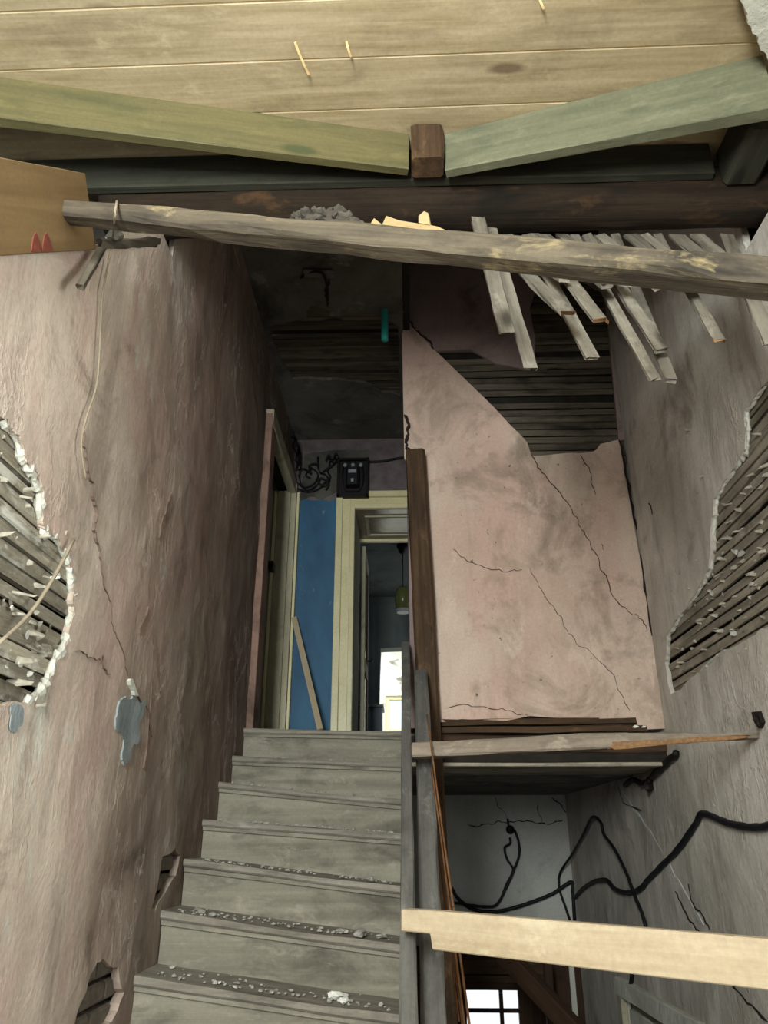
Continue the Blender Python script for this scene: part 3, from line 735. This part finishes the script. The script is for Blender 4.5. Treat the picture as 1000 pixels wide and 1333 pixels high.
def riser_geo(i, inset, zt0, zt1, th):
    V = []; F = []; n = 8
    for s in range(n + 1):
        t = s / n; x = -.997 + t * (XR + .997)
        zt_ = ZL[i] + (ZR[i] - ZL[i]) * t
        zb = (ZL[i + 1] + (ZR[i + 1] - ZL[i + 1]) * t - .022) if i + 1 < len(Ys) else FZ
        w = .003 * noise.noise(Vector((x * 2, i * 9.1, 0)))
        top, bot = (zt_ - zt0, zb if zt1 is None else zt_ - zt1)
        for yy, zz in ((Ys[i] + inset + w, top), (Ys[i] + inset + w, bot), (Ys[i] + inset + th, bot), (Ys[i] + inset + th, top)): V.append(Vector((x, yy, zz)))
        if s:
            for j in range(4):
                o = (s - 1) * 4; F.append((o + j, o + (j + 1) % 4, o + 4 + (j + 1) % 4, o + 4 + j))
    F.append(tuple(range(4))); F.append(tuple(range(len(V) - 4, len(V))))
    return V, F
for i in range(len(Ys)):
    mk('tread', *tread_geo(i), M['tread'], st)
    mk('riser', *riser_geo(i, .004, .034, None, .02), M['riser'], st)
    mk('nosing_moulding', *riser_geo(i, -.012, .032, .05, .018), M['riser'], st)
# closed string on the open side
sv = []; 
for (yy, zz) in ((4.9, .5), (4.9, .68), (1.6, -1.45), (1.45, FZ), (1.45, FZ), (1.9, FZ)):
    pass
plank('string', (-.022, 4.84, .46), (-.022, 1.75, -1.62 + .02), .022, .34, M['rail'], st, up=(0, 0, 1), segs=10, rough=.004)

# two old timbers climbing side by side along the open edge
r1 = plank('stair_rail', (-.006, 4.62, 1.06), (-.006, 1.65, -.9), .046, .09, M['rail'], segs=16, rough=.005, ragged=.004)
tag(r1, 'slim grey dusty stair rail at the open right edge of the treads', 'rail')
p0, p1 = onY(548, 882, 4.4), onY(562, 1345, 2.5)
r2 = plank('stair_rail', p0, (p1.x + .002, 1.75, p1.z - .75 * .72), .072, .1, M['rail'], segs=16, rough=.007, ragged=.006)
tag(r2, 'thicker grey stair timber just right of the slim rail, crossed by both boards', 'rail')

# corner post at the end of the pink wall
p0 = onY(541, 590, 4.53); p1 = onY(574, 1120, 4.53)
cp = plank('corner_post', Vector((p1.x + .05, 4.53, LZ)), p0, .125, .12, M['post'], up=(0, 1, 0), segs=10, rough=.007, ragged=.006)
tag(cp, 'tall brown stained corner post at the left end of the pink wall', 'post')

# ================================================================ TIMBER OVERHEAD
def log_geo():
    V = []; F = []; n = 44; k = 18
    x0, x1 = -1.25, 1.56
    for i in range(n + 1):
        x = x0 + (x1 - x0) * i / n
        for j in range(k):
            an = 2 * math.pi * j / k
            r = .118 + .010 * noise.noise(Vector((x * 1.2, math.cos(an) * 2, math.sin(an) * 2))) + .008 * noise.noise(Vector((x * 5, math.cos(an) * 6, math.sin(an) * 6)))
            V.append(Vector((x, r * math.cos(an), r * math.sin(an))))
        if i:
            for j in range(k):
                o = (i - 1) * k; F.append((o + j, o + (j + 1) % k, o + k + (j + 1) % k, o + k + j))
    F.append(tuple(range(k))); F.append(tuple(range(len(V) - k, len(V))))
    return V, F
lg = mk('log_beam', *log_geo(), M['log'], matrix=Matrix.Translation((0, 2.484, 2.462)), smooth=True)
tag(lg, 'thick blackened rough log beam spanning the stairwell under the green joists', 'beam')

a0, a1 = onY(0, 128, 1.98), onY(531, 201, 2.27)
a0 = a0 + (a0 - a1) * .2
gl = plank('joist', a0, a1, .05, .25, M['green'], segs=6, rough=.003, ch=.08, taper=.78)
tag(gl, 'greenish treated joist slanting from the upper left to the brown stub post', 'joist')
a0, a1 = onY(999, 111, 1.98), onY(580, 203, 2.27)
gr = plank('joist', a0, a1, .06, .28, M['green_grey'], segs=6, rough=.003, ch=.08, taper=.69)
tag(gr, 'greenish treated joist slanting from the brown stub post to the upper right', 'joist')
gb = plank('joist', (-1.72, 2.345, 2.52), (1.25, 2.345, 2.52), .04, .16, M['joist_shaded'], segs=6, rough=.003)
tag(gb, 'straight shaded green joist lying on the log behind the two slanting ones', 'joist')
ge = plank('joist', (1.36, 2.1, 2.5), (1.36, 2.36, 2.5), .14, .18, M['joist_shaded'], segs=3, rough=.003)
tag(ge, 'short dark green joist end behind the right tip of the slanting joist', 'joist')
x0, x1 = onY(536, 200, 2.24).x, onY(577, 200, 2.24).x
sp = plank('stub_post', ((x0 + x1) / 2, 2.25, 2.42), ((x0 + x1) / 2, 2.25, 2.6), x1 - x0, .1, M['post'], up=(0, 1, 0), segs=4, rough=.006)
tag(sp, 'short reddish brown stub post between the meeting ends of the green joists', 'post')

# diagonal tan board along the broken top of the left wall
q = lambda u, v: onX(u, v, -.965)
b0, b1 = (q(0, 195) + q(0, 331)) / 2, (q(110, 225) + q(125, 325)) / 2
dirb = (Vector((0, .47, .44))).normalized(); b1 = (q(110, 225) + q(125, 325)) / 2
tb = thing('diagonal_board', b1 - Vector((.02, 0, 0)), 'tan planed board with two red marks lying aslant on the broken left wall top', 'board')
plank('board', b1 - dirb * 1.15 + Vector((-.02, 0, 0)), b1 + Vector((-.02, 0, 0)), .04, .222, M['tan'], tb, up=(0, -.68, .73), segs=6, rough=.002, ch=.06)
for u in (48, 62):
    tri = [onX(u + a * .62, b, -.9625) for a, b in ((-11, 327), (-9, 317), (-6, 307), (-1, 302), (3, 308), (7, 315), (11, 325), (2, 328))]
    mk('red_mark', tri + [p + Vector((-.003, 0, 0)) for p in tri], [tuple(range(8)), tuple(range(15, 7, -1))] + [(a, (a + 1) % 8, 8 + (a + 1) % 8, 8 + a) for a in range(8)], M['red'], tb)

# leaning squared pole in front of the log
PA, PB = onY(72, 275, 1.68), onY(1012, 364, 1.4)
pl_ = plank('pole', PA, PB + (PB - PA).normalized() * .25, .055, .054, M['pole'], segs=24, rough=.008, taper=1.45, ragged=.012, ch=.16)
tag(pl_, 'long weathered squared pole crossing the stairwell in front of the log', 'pole')
def poleY(u): t = (u - 72) / (1012 - 72); return 1.68 + (1.4 - 1.68) * t

# hanging laths of the fallen ceiling
hang = [((622, 286), (660, 431), 2.18, 1.82, 22), ((640, 300), (690, 476), 2.2, 1.8, 19), ((640, 335), (738, 408), 2.1, 1.8, 22), ((690, 330), (771, 466), 2.2, 1.85, 19), ((700, 325), (782, 418), 2.2, 1.85, 19),
        ((752, 318), (853, 494), 2.2, 1.8, 15), ((768, 318), (862, 456), 2.22, 1.88, 18), ((805, 314), (873, 494), 2.22, 1.86, 16), ((860, 318), (936, 442), 2.22, 1.9, 14), ((950, 316), (1004, 446), 2.2, 1.85, 20),
        ((712, 312), (790, 372), 2.22, 2.0, 18), ((735, 312), (815, 372), 2.22, 2.0, 17), ((785, 312), (860, 375), 2.22, 2.0, 18), ((825, 312), (905, 378), 2.22, 2.0, 20), ((842, 312), (930, 378), 2.22, 2.0, 16),
        ((885, 312), (965, 380), 2.22, 2.0, 22), ((912, 312), (992, 380), 2.22, 2.0, 20), ((665, 312), (735, 365), 2.22, 2.0, 15)]
names = ['leftmost hanging lath, its upper tip showing above the pole', 'long hanging lath ending in a white splintered tip left of the bare laths', 'wide hanging lath slanting rightward with an orange broken tip', 'hanging lath reaching lowest in front of the bare dark laths',
         'short hanging lath with an orange tip right of the slanting wide one', 'longest thin hanging lath with a pale frayed end over the right wall', 'hanging lath just right of the longest thin one, ending higher', 'dull hanging lath with a brown tip, lowest on the right', 'lone hanging lath with an orange tip in front of the right wall', 'rightmost hanging lath at the edge of the photo']
ordn = dict(zip((17, 10, 11, 12, 13, 14, 15, 16), ('first', 'second', 'third', 'fourth', 'fifth', 'sixth', 'seventh', 'eighth')))
for i, (a, b, ya, yb, wpx) in enumerate(hang):
    if i > 1: a, ya = (a[0] - (320 - min(a[1], 318)) * 0 - 4, 307), 2.42
    A, B = onY(*a, ya), onY(*b, yb); w = wpx * B.length / 1000 * 1.0
    o = plank('hanging_lath', A, B, w, .014, M['lath_hang'], up=(0, -.75, .66), segs=7, rough=.006, ragged=.02, taper=.88, endmat=M['lath_fresh'] if i in (2, 4, 8) else M['lath_hang'])
    tag(o, ('grey ' + names[i]) if i < 10 else ordn[i] + ' short grey lath stub from the left between the log and the pole', 'lath', 'laths hanging from the log' if i < 10 else 'short lath stubs behind the pole')

# rag, stones and fresh chips lying on the pole
rg = thing('rag_bundle', onY(420, 293, poleY(420)), 'dirty grey crumpled rag lump resting on top of the pole', 'rag')
for (u, v, sx, sz) in ((388, 286, .026, .022), (400, 283, .032, .026), (413, 283, .034, .03), (426, 284, .034, .03), (438, 282, .034, .034), (450, 288, .032, .03), (462, 293, .026, .022), (404, 293, .05, .02), (436, 295, .055, .02)):
    rock('fold', onY(u, v, poleY(u) + .012), (sx, .032, sz), M['rag'], rg, sub=3)
ck = thing('split_wood', onY(525, 300, poleY(525)), 'pale yellow freshly split wood chips lying on the pole', 'wood chips')
def chip(pts, th=.02, dy=.0):
    P = [onY(u, v, poleY(u) + dy) for u, v in pts]; n = len(P); Q = [p + Vector((.004, th, .004)) for p in P]
    mk('chip', P + Q, [tuple(range(n)), tuple(range(2 * n - 1, n - 1, -1))] + [(i, (i + 1) % n, n + (i + 1) % n, n + i) for i in range(n)], M['fresh'], ck)
chip([(478, 298), (487, 284), (497, 292), (492, 301)], .03, .0)
chip([(494, 300), (503, 281), (520, 287), (545, 291), (563, 294), (568, 302), (540, 305)], .04, .004)
chip([(545, 290), (545, 281), (552, 275), (557, 277), (560, 293)], .012, .012)
chip([(560, 293), (570, 295), (590, 304), (568, 301)], .01, .008)
# twigs and iron wire at the left end of the pole
k = thing('broken_lath', onX(130, 320, -.97), 'dark broken lath stub hanging below the left end of the pole', 'lath')
plank('stub', onX(135, 320, -.955), onX(104, 374, -.93), .022, .018, M['lath_dark'], k, segs=4, rough=.004, ragged=.008)
plank('stub', onX(130, 318, -.95), onX(205, 314, -.95), .02, .03, M['lath_dark'], k, segs=5, rough=.012, ragged=.02)
rock('knot', onX(150, 305, -.93), (.03, .03, .03), M['rag'], k, sub=2)
tw = tube('twine', [onY(152, 262, poleY(152) - .05), onY(149, 285, poleY(149) - .06), onX(146, 318, -.96), onX(134, 380, -.975), onX(131, 430, -.978), onX(126, 500, -.98), onX(112, 545, -.98), onX(106, 580, -.98), onX(112, 625, -.978)], .0035, M['string'], n=5, sides=6)
tag(tw, 'thin pale twine hanging from the pole down the left wall', 'string')
rd = tube('loose_stick', [onX(96, 702, -.985), onX(70, 752, -.975), onX(38, 800, -.98), onX(-2, 838, -.97)], .0055, M['string'], n=4, sides=6)
tag(rd, 'thin pale reed lying aslant across the bare laths of the left wall', 'stick')
# dangling soot cobwebs and scraps under the pole
sc_ = thing('wire_scrap', onZ(425, 352, 3.34), 'black wire scrap dangling from the hall ceiling beside the plaster flap', 'wire')
tube('strand', [onZ(392, 362, 3.35), onZ(405, 354, 3.34), onZ(420, 356, 3.32), onZ(426, 372, 3.28), onZ(427, 392, 3.2)], .009, M['black'], sc_)

# ================================================================ BOARDS ACROSS THE VOID
p0, p1 = onY(536, 977, 3.42), onX(985, 957, 1.475)
bo = thing('weathered_plank', (p0 + p1) / 2, 'weathered grey-brown plank bridging the void just below the pink wall', 'plank')
plank('plank', p0, p0.lerp(p1, .62), .1, .064, M['plank_old'], bo, segs=10, rough=.006, ragged=.01, taper=.95)
plank('splintered_end', p0.lerp(p1, .6), p1, .09, .056, M['plank_old'], bo, segs=8, rough=.009, ragged=.02, taper=.35)
c0, c1 = onY(800, 973, 3.2), onY(975, 956, 3.2)
p = plank('broken_edge', p0.lerp(p1, .57) + Vector((0, -.045, -.02)), p0.lerp(p1, .97) + Vector((0, -.022, -.006)), .02, .026, M['lath_fresh'], bo, segs=8, rough=.008, ragged=.02, taper=.6)
p['label'] = 'orange splintered edge'
for u in (827, 838):
    rock('plaster_crumb', onY(u, 946, 3.38), (.025, .015, .008), M['rubble_white'], bo)
# new pine board, notched at its left end
q0, q1 = Vector(onY(528, 1196, 2.5)), Vector(onY(1000, 1241, 1.95))
dd = (q1 - q0).normalized(); n0 = q0.lerp(q1, .105)
pb = thing('pine_board', n0, 'fresh pale pine board with a notched left end across the lower void', 'board')
m, L = frame_of(q0, q1 + dd * .5)
def notch():
    h = .054; l1 = (n0 - q0).length; Lr = L
    prof = [(0, -.03), (0, .026), (l1, .03), (Lr * .5, .03), (Lr, .03), (Lr, -.067), (Lr * .5, -.067), (l1 + .004, -.067), (l1 - .003, -.028)]
    V = [Vector((x, s * .024, z + random.uniform(-.001, .001))) for s in (-1, 1) for x, z in prof]; n = len(prof)
    return V, [tuple(range(n)), tuple(range(2 * n - 1, n - 1, -1))] + [(i, (i + 1) % n, n + (i + 1) % n, n + i) for i in range(n)]
bd = mk('board', *notch(), M['pine_board'], matrix=m)
bv = bd.modifiers.new('b', 'BEVEL'); bv.width = .003; bv.segments = 1
child(bd, pb)
nl = lathe('nail', [(.007, 0), (.007, .004)], onY(838, 1250, 2.09), M['iron'], pb, sides=10, axis='Y')

# bundle of thin orange-brown sticks leaning beside the grey timber
bs = thing('stick_bundle', onY(608, 1340, 2.9), 'bundle of thin orange-brown sticks leaning against the grey stair timber', 'sticks')
for i, (a, b, r) in enumerate((((562, 1000), (606, 1345), .006), ((566, 1010), (612, 1340), .006), ((556, 930), (590, 1180), .005), ((572, 1080), (602, 1335), .005), ((564, 1050), (598, 1330), .004))):
    tube('stick', [onY(*a, 3.4), onY((a[0] + b[0]) / 2 + random.uniform(-1, 1), (a[1] + b[1]) / 2, 3.15), onY(*b, 2.9)], r * .75, M['stick'], bs, n=4, sides=6)

# leaning new slat in front of the blue wall
s1 = onY(383, 804, 6.12); s0 = Vector((-.62, 5.72, .622)); s0 = onZ(414, 944, .63)
s0 = Vector((-.6, 5.6, .632))
sl = plank('slat', onY(417, 950, 5.7), s1, .045, .022, M['pine_board'], up=(0, 1, 0), segs=3, rough=.001)
tag(sl, 'new pale wooden slat leaning against the blue wall on the landing', 'slat')

# ================================================================ WIRING
def on_corner(u, v, c):
    p = onX(u, v, c)
    return p if p.y < 7.68 else onY(u, v, 7.68)
def cable(name, pts, r, label, f, c, wob=.12, n=6):
    o = tube(name, [f(u, v, c) for u, v in pts], r, M['black'], n=n, sides=7, wob=wob); return tag(o, label, 'cable')
cable('cable', [(1012, 1072), (985, 1077), (950, 1072), (916, 1059), (906, 1072), (885, 1103), (862, 1127), (845, 1144), (832, 1158), (815, 1162), (800, 1157), (790, 1146), (775, 1147), (760, 1156), (749, 1168)], .016, 'thick black cable sagging along the lower right wall to the frame edge', onX, 1.462)
cable('cable', [(742, 1198), (736, 1180), (728, 1155), (730, 1135), (745, 1112), (760, 1085), (771, 1064), (782, 1070), (786, 1085), (800, 1105), (815, 1135), (826, 1165), (838, 1195), (845, 1230)], .011, 'thin black cable looping in a peak on the dark lower right wall', on_corner, 1.43)
cable('cable', [(585, 1150), (597, 1170), (620, 1185), (650, 1186), (690, 1175), (720, 1163), (744, 1148), (746, 1165), (748, 1198)], .016, 'black cable sagging across the grey lower back wall to its corner', onY, 7.7)
cable('cable', [(664, 1090), (664, 1098), (657, 1104), (660, 1118), (668, 1132), (660, 1150), (648, 1176), (630, 1180), (590, 1175)], .011, 'thin black cable hanging left of the wall socket on the grey back wall', onY, 7.69)
cable('cable', [(670, 1080), (675, 1095), (676, 1112), (670, 1130), (664, 1145), (652, 1170)], .011, 'thin black cable bowing out right of the wall socket on the grey back wall', onY, 7.69)
so = thing('wall_socket', onY(663, 1078, 7.74), 'black round cable socket on the grey lower back wall', 'socket')
lathe('box', [(.035, 0), (.04, -.02), (.03, -.05), (.012, -.06)], onY(664, 1080, 7.74), M['black'], so, axis='Y')
tube('clip', [onY(661, 1066, 7.73), onY(662, 1074, 7.72)], .01, M['iron'], so, n=2)
cable('cable', [(820, 1290), (823, 1270), (824, 1250)], .013, 'short black cable end above the white door casing, lower right', onX, 1.462)
cable('cable', [(770, 1270), (800, 1300), (812, 1318)], .009, 'thin black wire on the wall left of the white door casing', onX, 1.465) if False else None
br = thing('cable_bracket', onX(845, 1020, 1.46), 'black iron bracket with cable stub on the right wall under the weathered plank', 'bracket')
tube('arm', [onX(881, 980, 1.455), onX(866, 994, 1.45), onX(848, 1012, 1.455)], .018, M['iron'], br, wob=.2)
tube('hook', [onX(814, 1022, 1.46), onX(824, 1015, 1.45), onX(836, 1020, 1.45), onX(846, 1016, 1.455)], .017, M['iron'], br, wob=.2)
rock('body', onX(845, 1022, 1.455), (.025, .04, .06), M['iron'], br, sub=2)
hk = thing('wall_hook', onX(983, 938, 1.46), 'dark iron wall hook on the right wall above the plank tip', 'hook')
slab('plate', MAPS['R'](1.462), YZ(onX, [(978, 927), (986, 926), (991, 940), (988, 948), (982, 940)], 1.462), [], .018, M['iron'], hk)
tube('pin', [onX(984, 934, 1.46), onX(985, 938, 1.43), onX(988, 944, 1.43)], .007, M['iron'], hk, n=3)

# tangled wires and the meter above the doors
tg = thing('wire_tangle', onY(412, 625, 6.15), 'tangle of loose black wires on the wall above the blue paint', 'wires')
def wire(pts, r=.007): tube('wire', [onY(u, v, 6.17 - random.uniform(0, .05)) for u, v in pts], r, M['black'], tg, n=5, sides=6)
wire([(388, 612), (396, 610), (405, 616), (402, 606), (412, 604), (416, 614), (424, 618), (428, 626), (420, 632), (412, 624)])
wire([(387, 628), (396, 634), (408, 630), (414, 618), (406, 610), (398, 618), (404, 622)])
wire([(388, 636), (402, 640), (415, 636), (424, 626), (430, 620), (426, 612), (434, 604), (440, 597)])
wire([(414, 595), (414, 606)], .009)
wire([(424, 600), (428, 592), (433, 598), (437, 590), (441, 596), (436, 602), (430, 600), (428, 608), (420, 614)])
wire([(389, 618), (392, 630), (400, 638), (412, 632), (418, 622), (428, 630), (424, 638)])
for u, v in ((404, 610), (428, 596), (437, 597), (428, 624)): rock('joint', onY(u, v, 6.15), (.025, .02, .025), M['black'], tg)
hw = thing('wire_knot', onX(383, 585, -.93), 'dark clump of wires hanging above the left hall door frame', 'wires')
for u, v, s in ((384, 580, .05), (388, 598, .04), (380, 566, .035)): rock('clump', onX(u, v, -.945), (.03, s, s * 1.3), M['black'], hw, sub=2)
tube('wire', [onX(380, 560, -.95), onX(390, 590, -.93), onX(386, 612, -.93)], .012, M['black'], hw)
mb = thing('meter_box', onY(460, 648, 6.15), 'black electricity meter box on the wall above the cream door frame', 'meter box')
a, b = onY(440, 599, 6.15), onY(480, 648, 6.15)
boxo('backboard', (a.x, 6.14, b.z), (b.x, 6.195, a.z), M['black'], mb)
for lo, hi in (((a.x, 6.1, b.z), (a.x + .02, 6.14, a.z)), ((b.x - .02, 6.1, b.z), (b.x, 6.14, a.z)), ((a.x, 6.1, a.z - .02), (b.x, 6.14, a.z)), ((a.x, 6.1, b.z), (b.x, 6.14, b.z + .02))): boxo('frame', lo, hi, M['iron'], mb)
cx, cz = (a.x + b.x) / 2, (a.z + b.z) / 2
me_ = boxo('meter', (cx - .06, 6.05, cz - .1), (cx + .06, 6.14, cz + .07), M['black'], mb, bev=.02)
boxo('dial', (cx - .035, 6.044, cz + .01), (cx + .035, 6.05, cz + .045), M['dial'], mb, bev=.002)
boxo('seal', (cx - .012, 6.044, cz - .075), (cx + .012, 6.05, cz - .045), M['dial'], mb, bev=.002)
for dx in (-.07, -.0, .07): lathe('fuse', [(.018, 0), (.018, -.04), (.008, -.05)], (cx + dx, 6.14, cz + .115), M['dial'], mb, sides=10, axis='Y')
for dx in (-.085, .085): tube('lead', [(cx + dx, 6.12, cz + .1), (cx + dx * 1.1, 6.1, cz), (cx + dx * .8, 6.11, cz - .12), (cx, 6.11, cz - .14)], .006, M['iron'], mb, n=4)
cable('cable', [(481, 601), (500, 600), (515, 597), (530, 595)], .01, 'black cable running right from the meter box to the post', onY, 6.17)
tt = thing('teal_tube', onZ(501, 400, 3.33), 'teal plastic tube hanging from the bare laths of the hall ceiling', 'tube')
q0 = onY(501, 398, 4.35); q1 = onY(501, 443, 4.35)
tube('tube', [q0 + Vector((0, 0, -.02)), (q0 + q1) / 2, q1], .024, M['teal'], tt, n=3, sides=12)
tube('hanger', [q0 + Vector((0, 0, .14)), q0 + Vector((0, 0, -.03))], .006, M['black'], tt, n=2)

# ================================================================ BACK ROOM THINGS
lp = thing('pendant_lamp', (onY(524, 712, 8.).x, 8., 2.99), 'olive glass pendant lamp hanging in the dark back room', 'lamp')
lx = lp.location.x; zt2 = onY(524, 764, 8.).z; zb2 = onY(524, 797, 8.).z
lathe('ceiling_rose', [(.03, -.1), (.06, -.03), (.065, .0)], (lx, 8., 2.995), M['black'], lp)
tube('cord', [(lx, 8., 2.95), (lx, 8., (2.95 + zt2) / 2), (lx, 8., zt2)], .008, M['black'], lp, n=3)
lathe('shade', [(.03, zt2 - zb2), (.065, (zt2 - zb2) * .9), (.09, (zt2 - zb2) * .6), (.075, .02), (.06, .02), (.07, (zt2 - zb2) * .5)], (lx, 8., zb2), M['lamp'], lp)
lathe('rim', [(.06, .0), (.082, .0), (.082, .03), (.06, .03)], (lx, 8., zb2), M['dial'], lp)
cb = thing('cabinet', (-.45, 9., .62), 'low grey cabinet in the back room left of the bright doorway', 'cabinet')
a, b = onY(470, 921, 8.8), onY(497, 921, 8.8)
boxo('body', (a.x - .3, 8.8, .62), (b.x, 9.2, a.z), M['cabinet'], cb); boxo('top', (a.x - .32, 8.77, a.z), (b.x + .02, 9.22, a.z + .03), M['cabinet'], cb)
boxo('door', (b.x - .36, 8.785, .7), (b.x - .03, 8.8, a.z - .04), M['cabinet'], cb)

# ---- dim lower hall timbers
o = plank('stair_brace', onY(655, 1240, 6.4), onY(752, 1345, 6.0), .09, .13, M['post_dark'], segs=5, rough=.006)
tag(o, 'dark diagonal timber brace right of the lower window', 'brace')
o = plank('lower_post', (onY(712, 1290, 7.2).x, 7.2, LZ), (onY(712, 1240, 7.2).x, 7.2, -.92), .07, .07, M['post_dark'], segs=5, rough=.004)
tag(o, 'dark upright post beside the lower window, behind the brace', 'post')
# ================================================================ RUBBLE ON THE TREADS
def ton(i, x, yoff): t = (x + .998) / .97; return Vector((x, Ys[i] + yoff, ZL[i] + (ZR[i] - ZL[i]) * t))
for i in range(1, 8):
    spots = []
    for kx in range(75 if i > 2 else 30):
        x = random.uniform(-.95, -.07); d = abs(random.gauss(0, .09)); s = random.uniform(.003, .011) * (1.3 if random.random() < .15 else 1)
        spots.append((ton(i, x, .01 + min(d, .22)) + Vector((0, 0, s * .3)), (s * 1.4, s, s * .7)))
    rb = rocks('rubble', spots, M['rubble'], st)
big = [(4, -.9, .03, .03, 'small pale plaster lump at the left end of the upper-middle tread'), (5, -.86, .05, .045, 'pale plaster lump at the left wall on the tread with broken bricks'), (5, -.8, .03, .03, None), (4, -.17, .03, .04, 'pale plaster lump near the right end of the upper-middle tread'),
       (5, -.2, .02, .06, 'long pale plaster fragment near the right end of the littered tread'), (5, -.28, .06, .04, 'smaller plaster piece left of the long fragment on the littered tread'), (5, -.12, .08, .035, 'plaster piece beside the rail on the littered tread'),
       (6, -.27, .1, .055, 'flat whitish plaster fragment on the lowest visible tread'), (6, -.24, .05, .03, 'small white plaster crumb just below the flat fragment, lowest tread'), (6, -.7, .06, .018, 'tiny white plaster crumb on the left of the lowest tread')]
for i, x, yo, s, lab in big:
    o = rock('plaster_chunk', ton(i, x, yo) + Vector((0, 0, s * .2)), (s, s * .55, s * .35), M['rubble_white'] if i == 6 else M['rubble'], sub=2)
    tag(o, lab or 'small grey plaster crumb right of the lump by the left wall', 'rubble', 'plaster chunks on the treads')
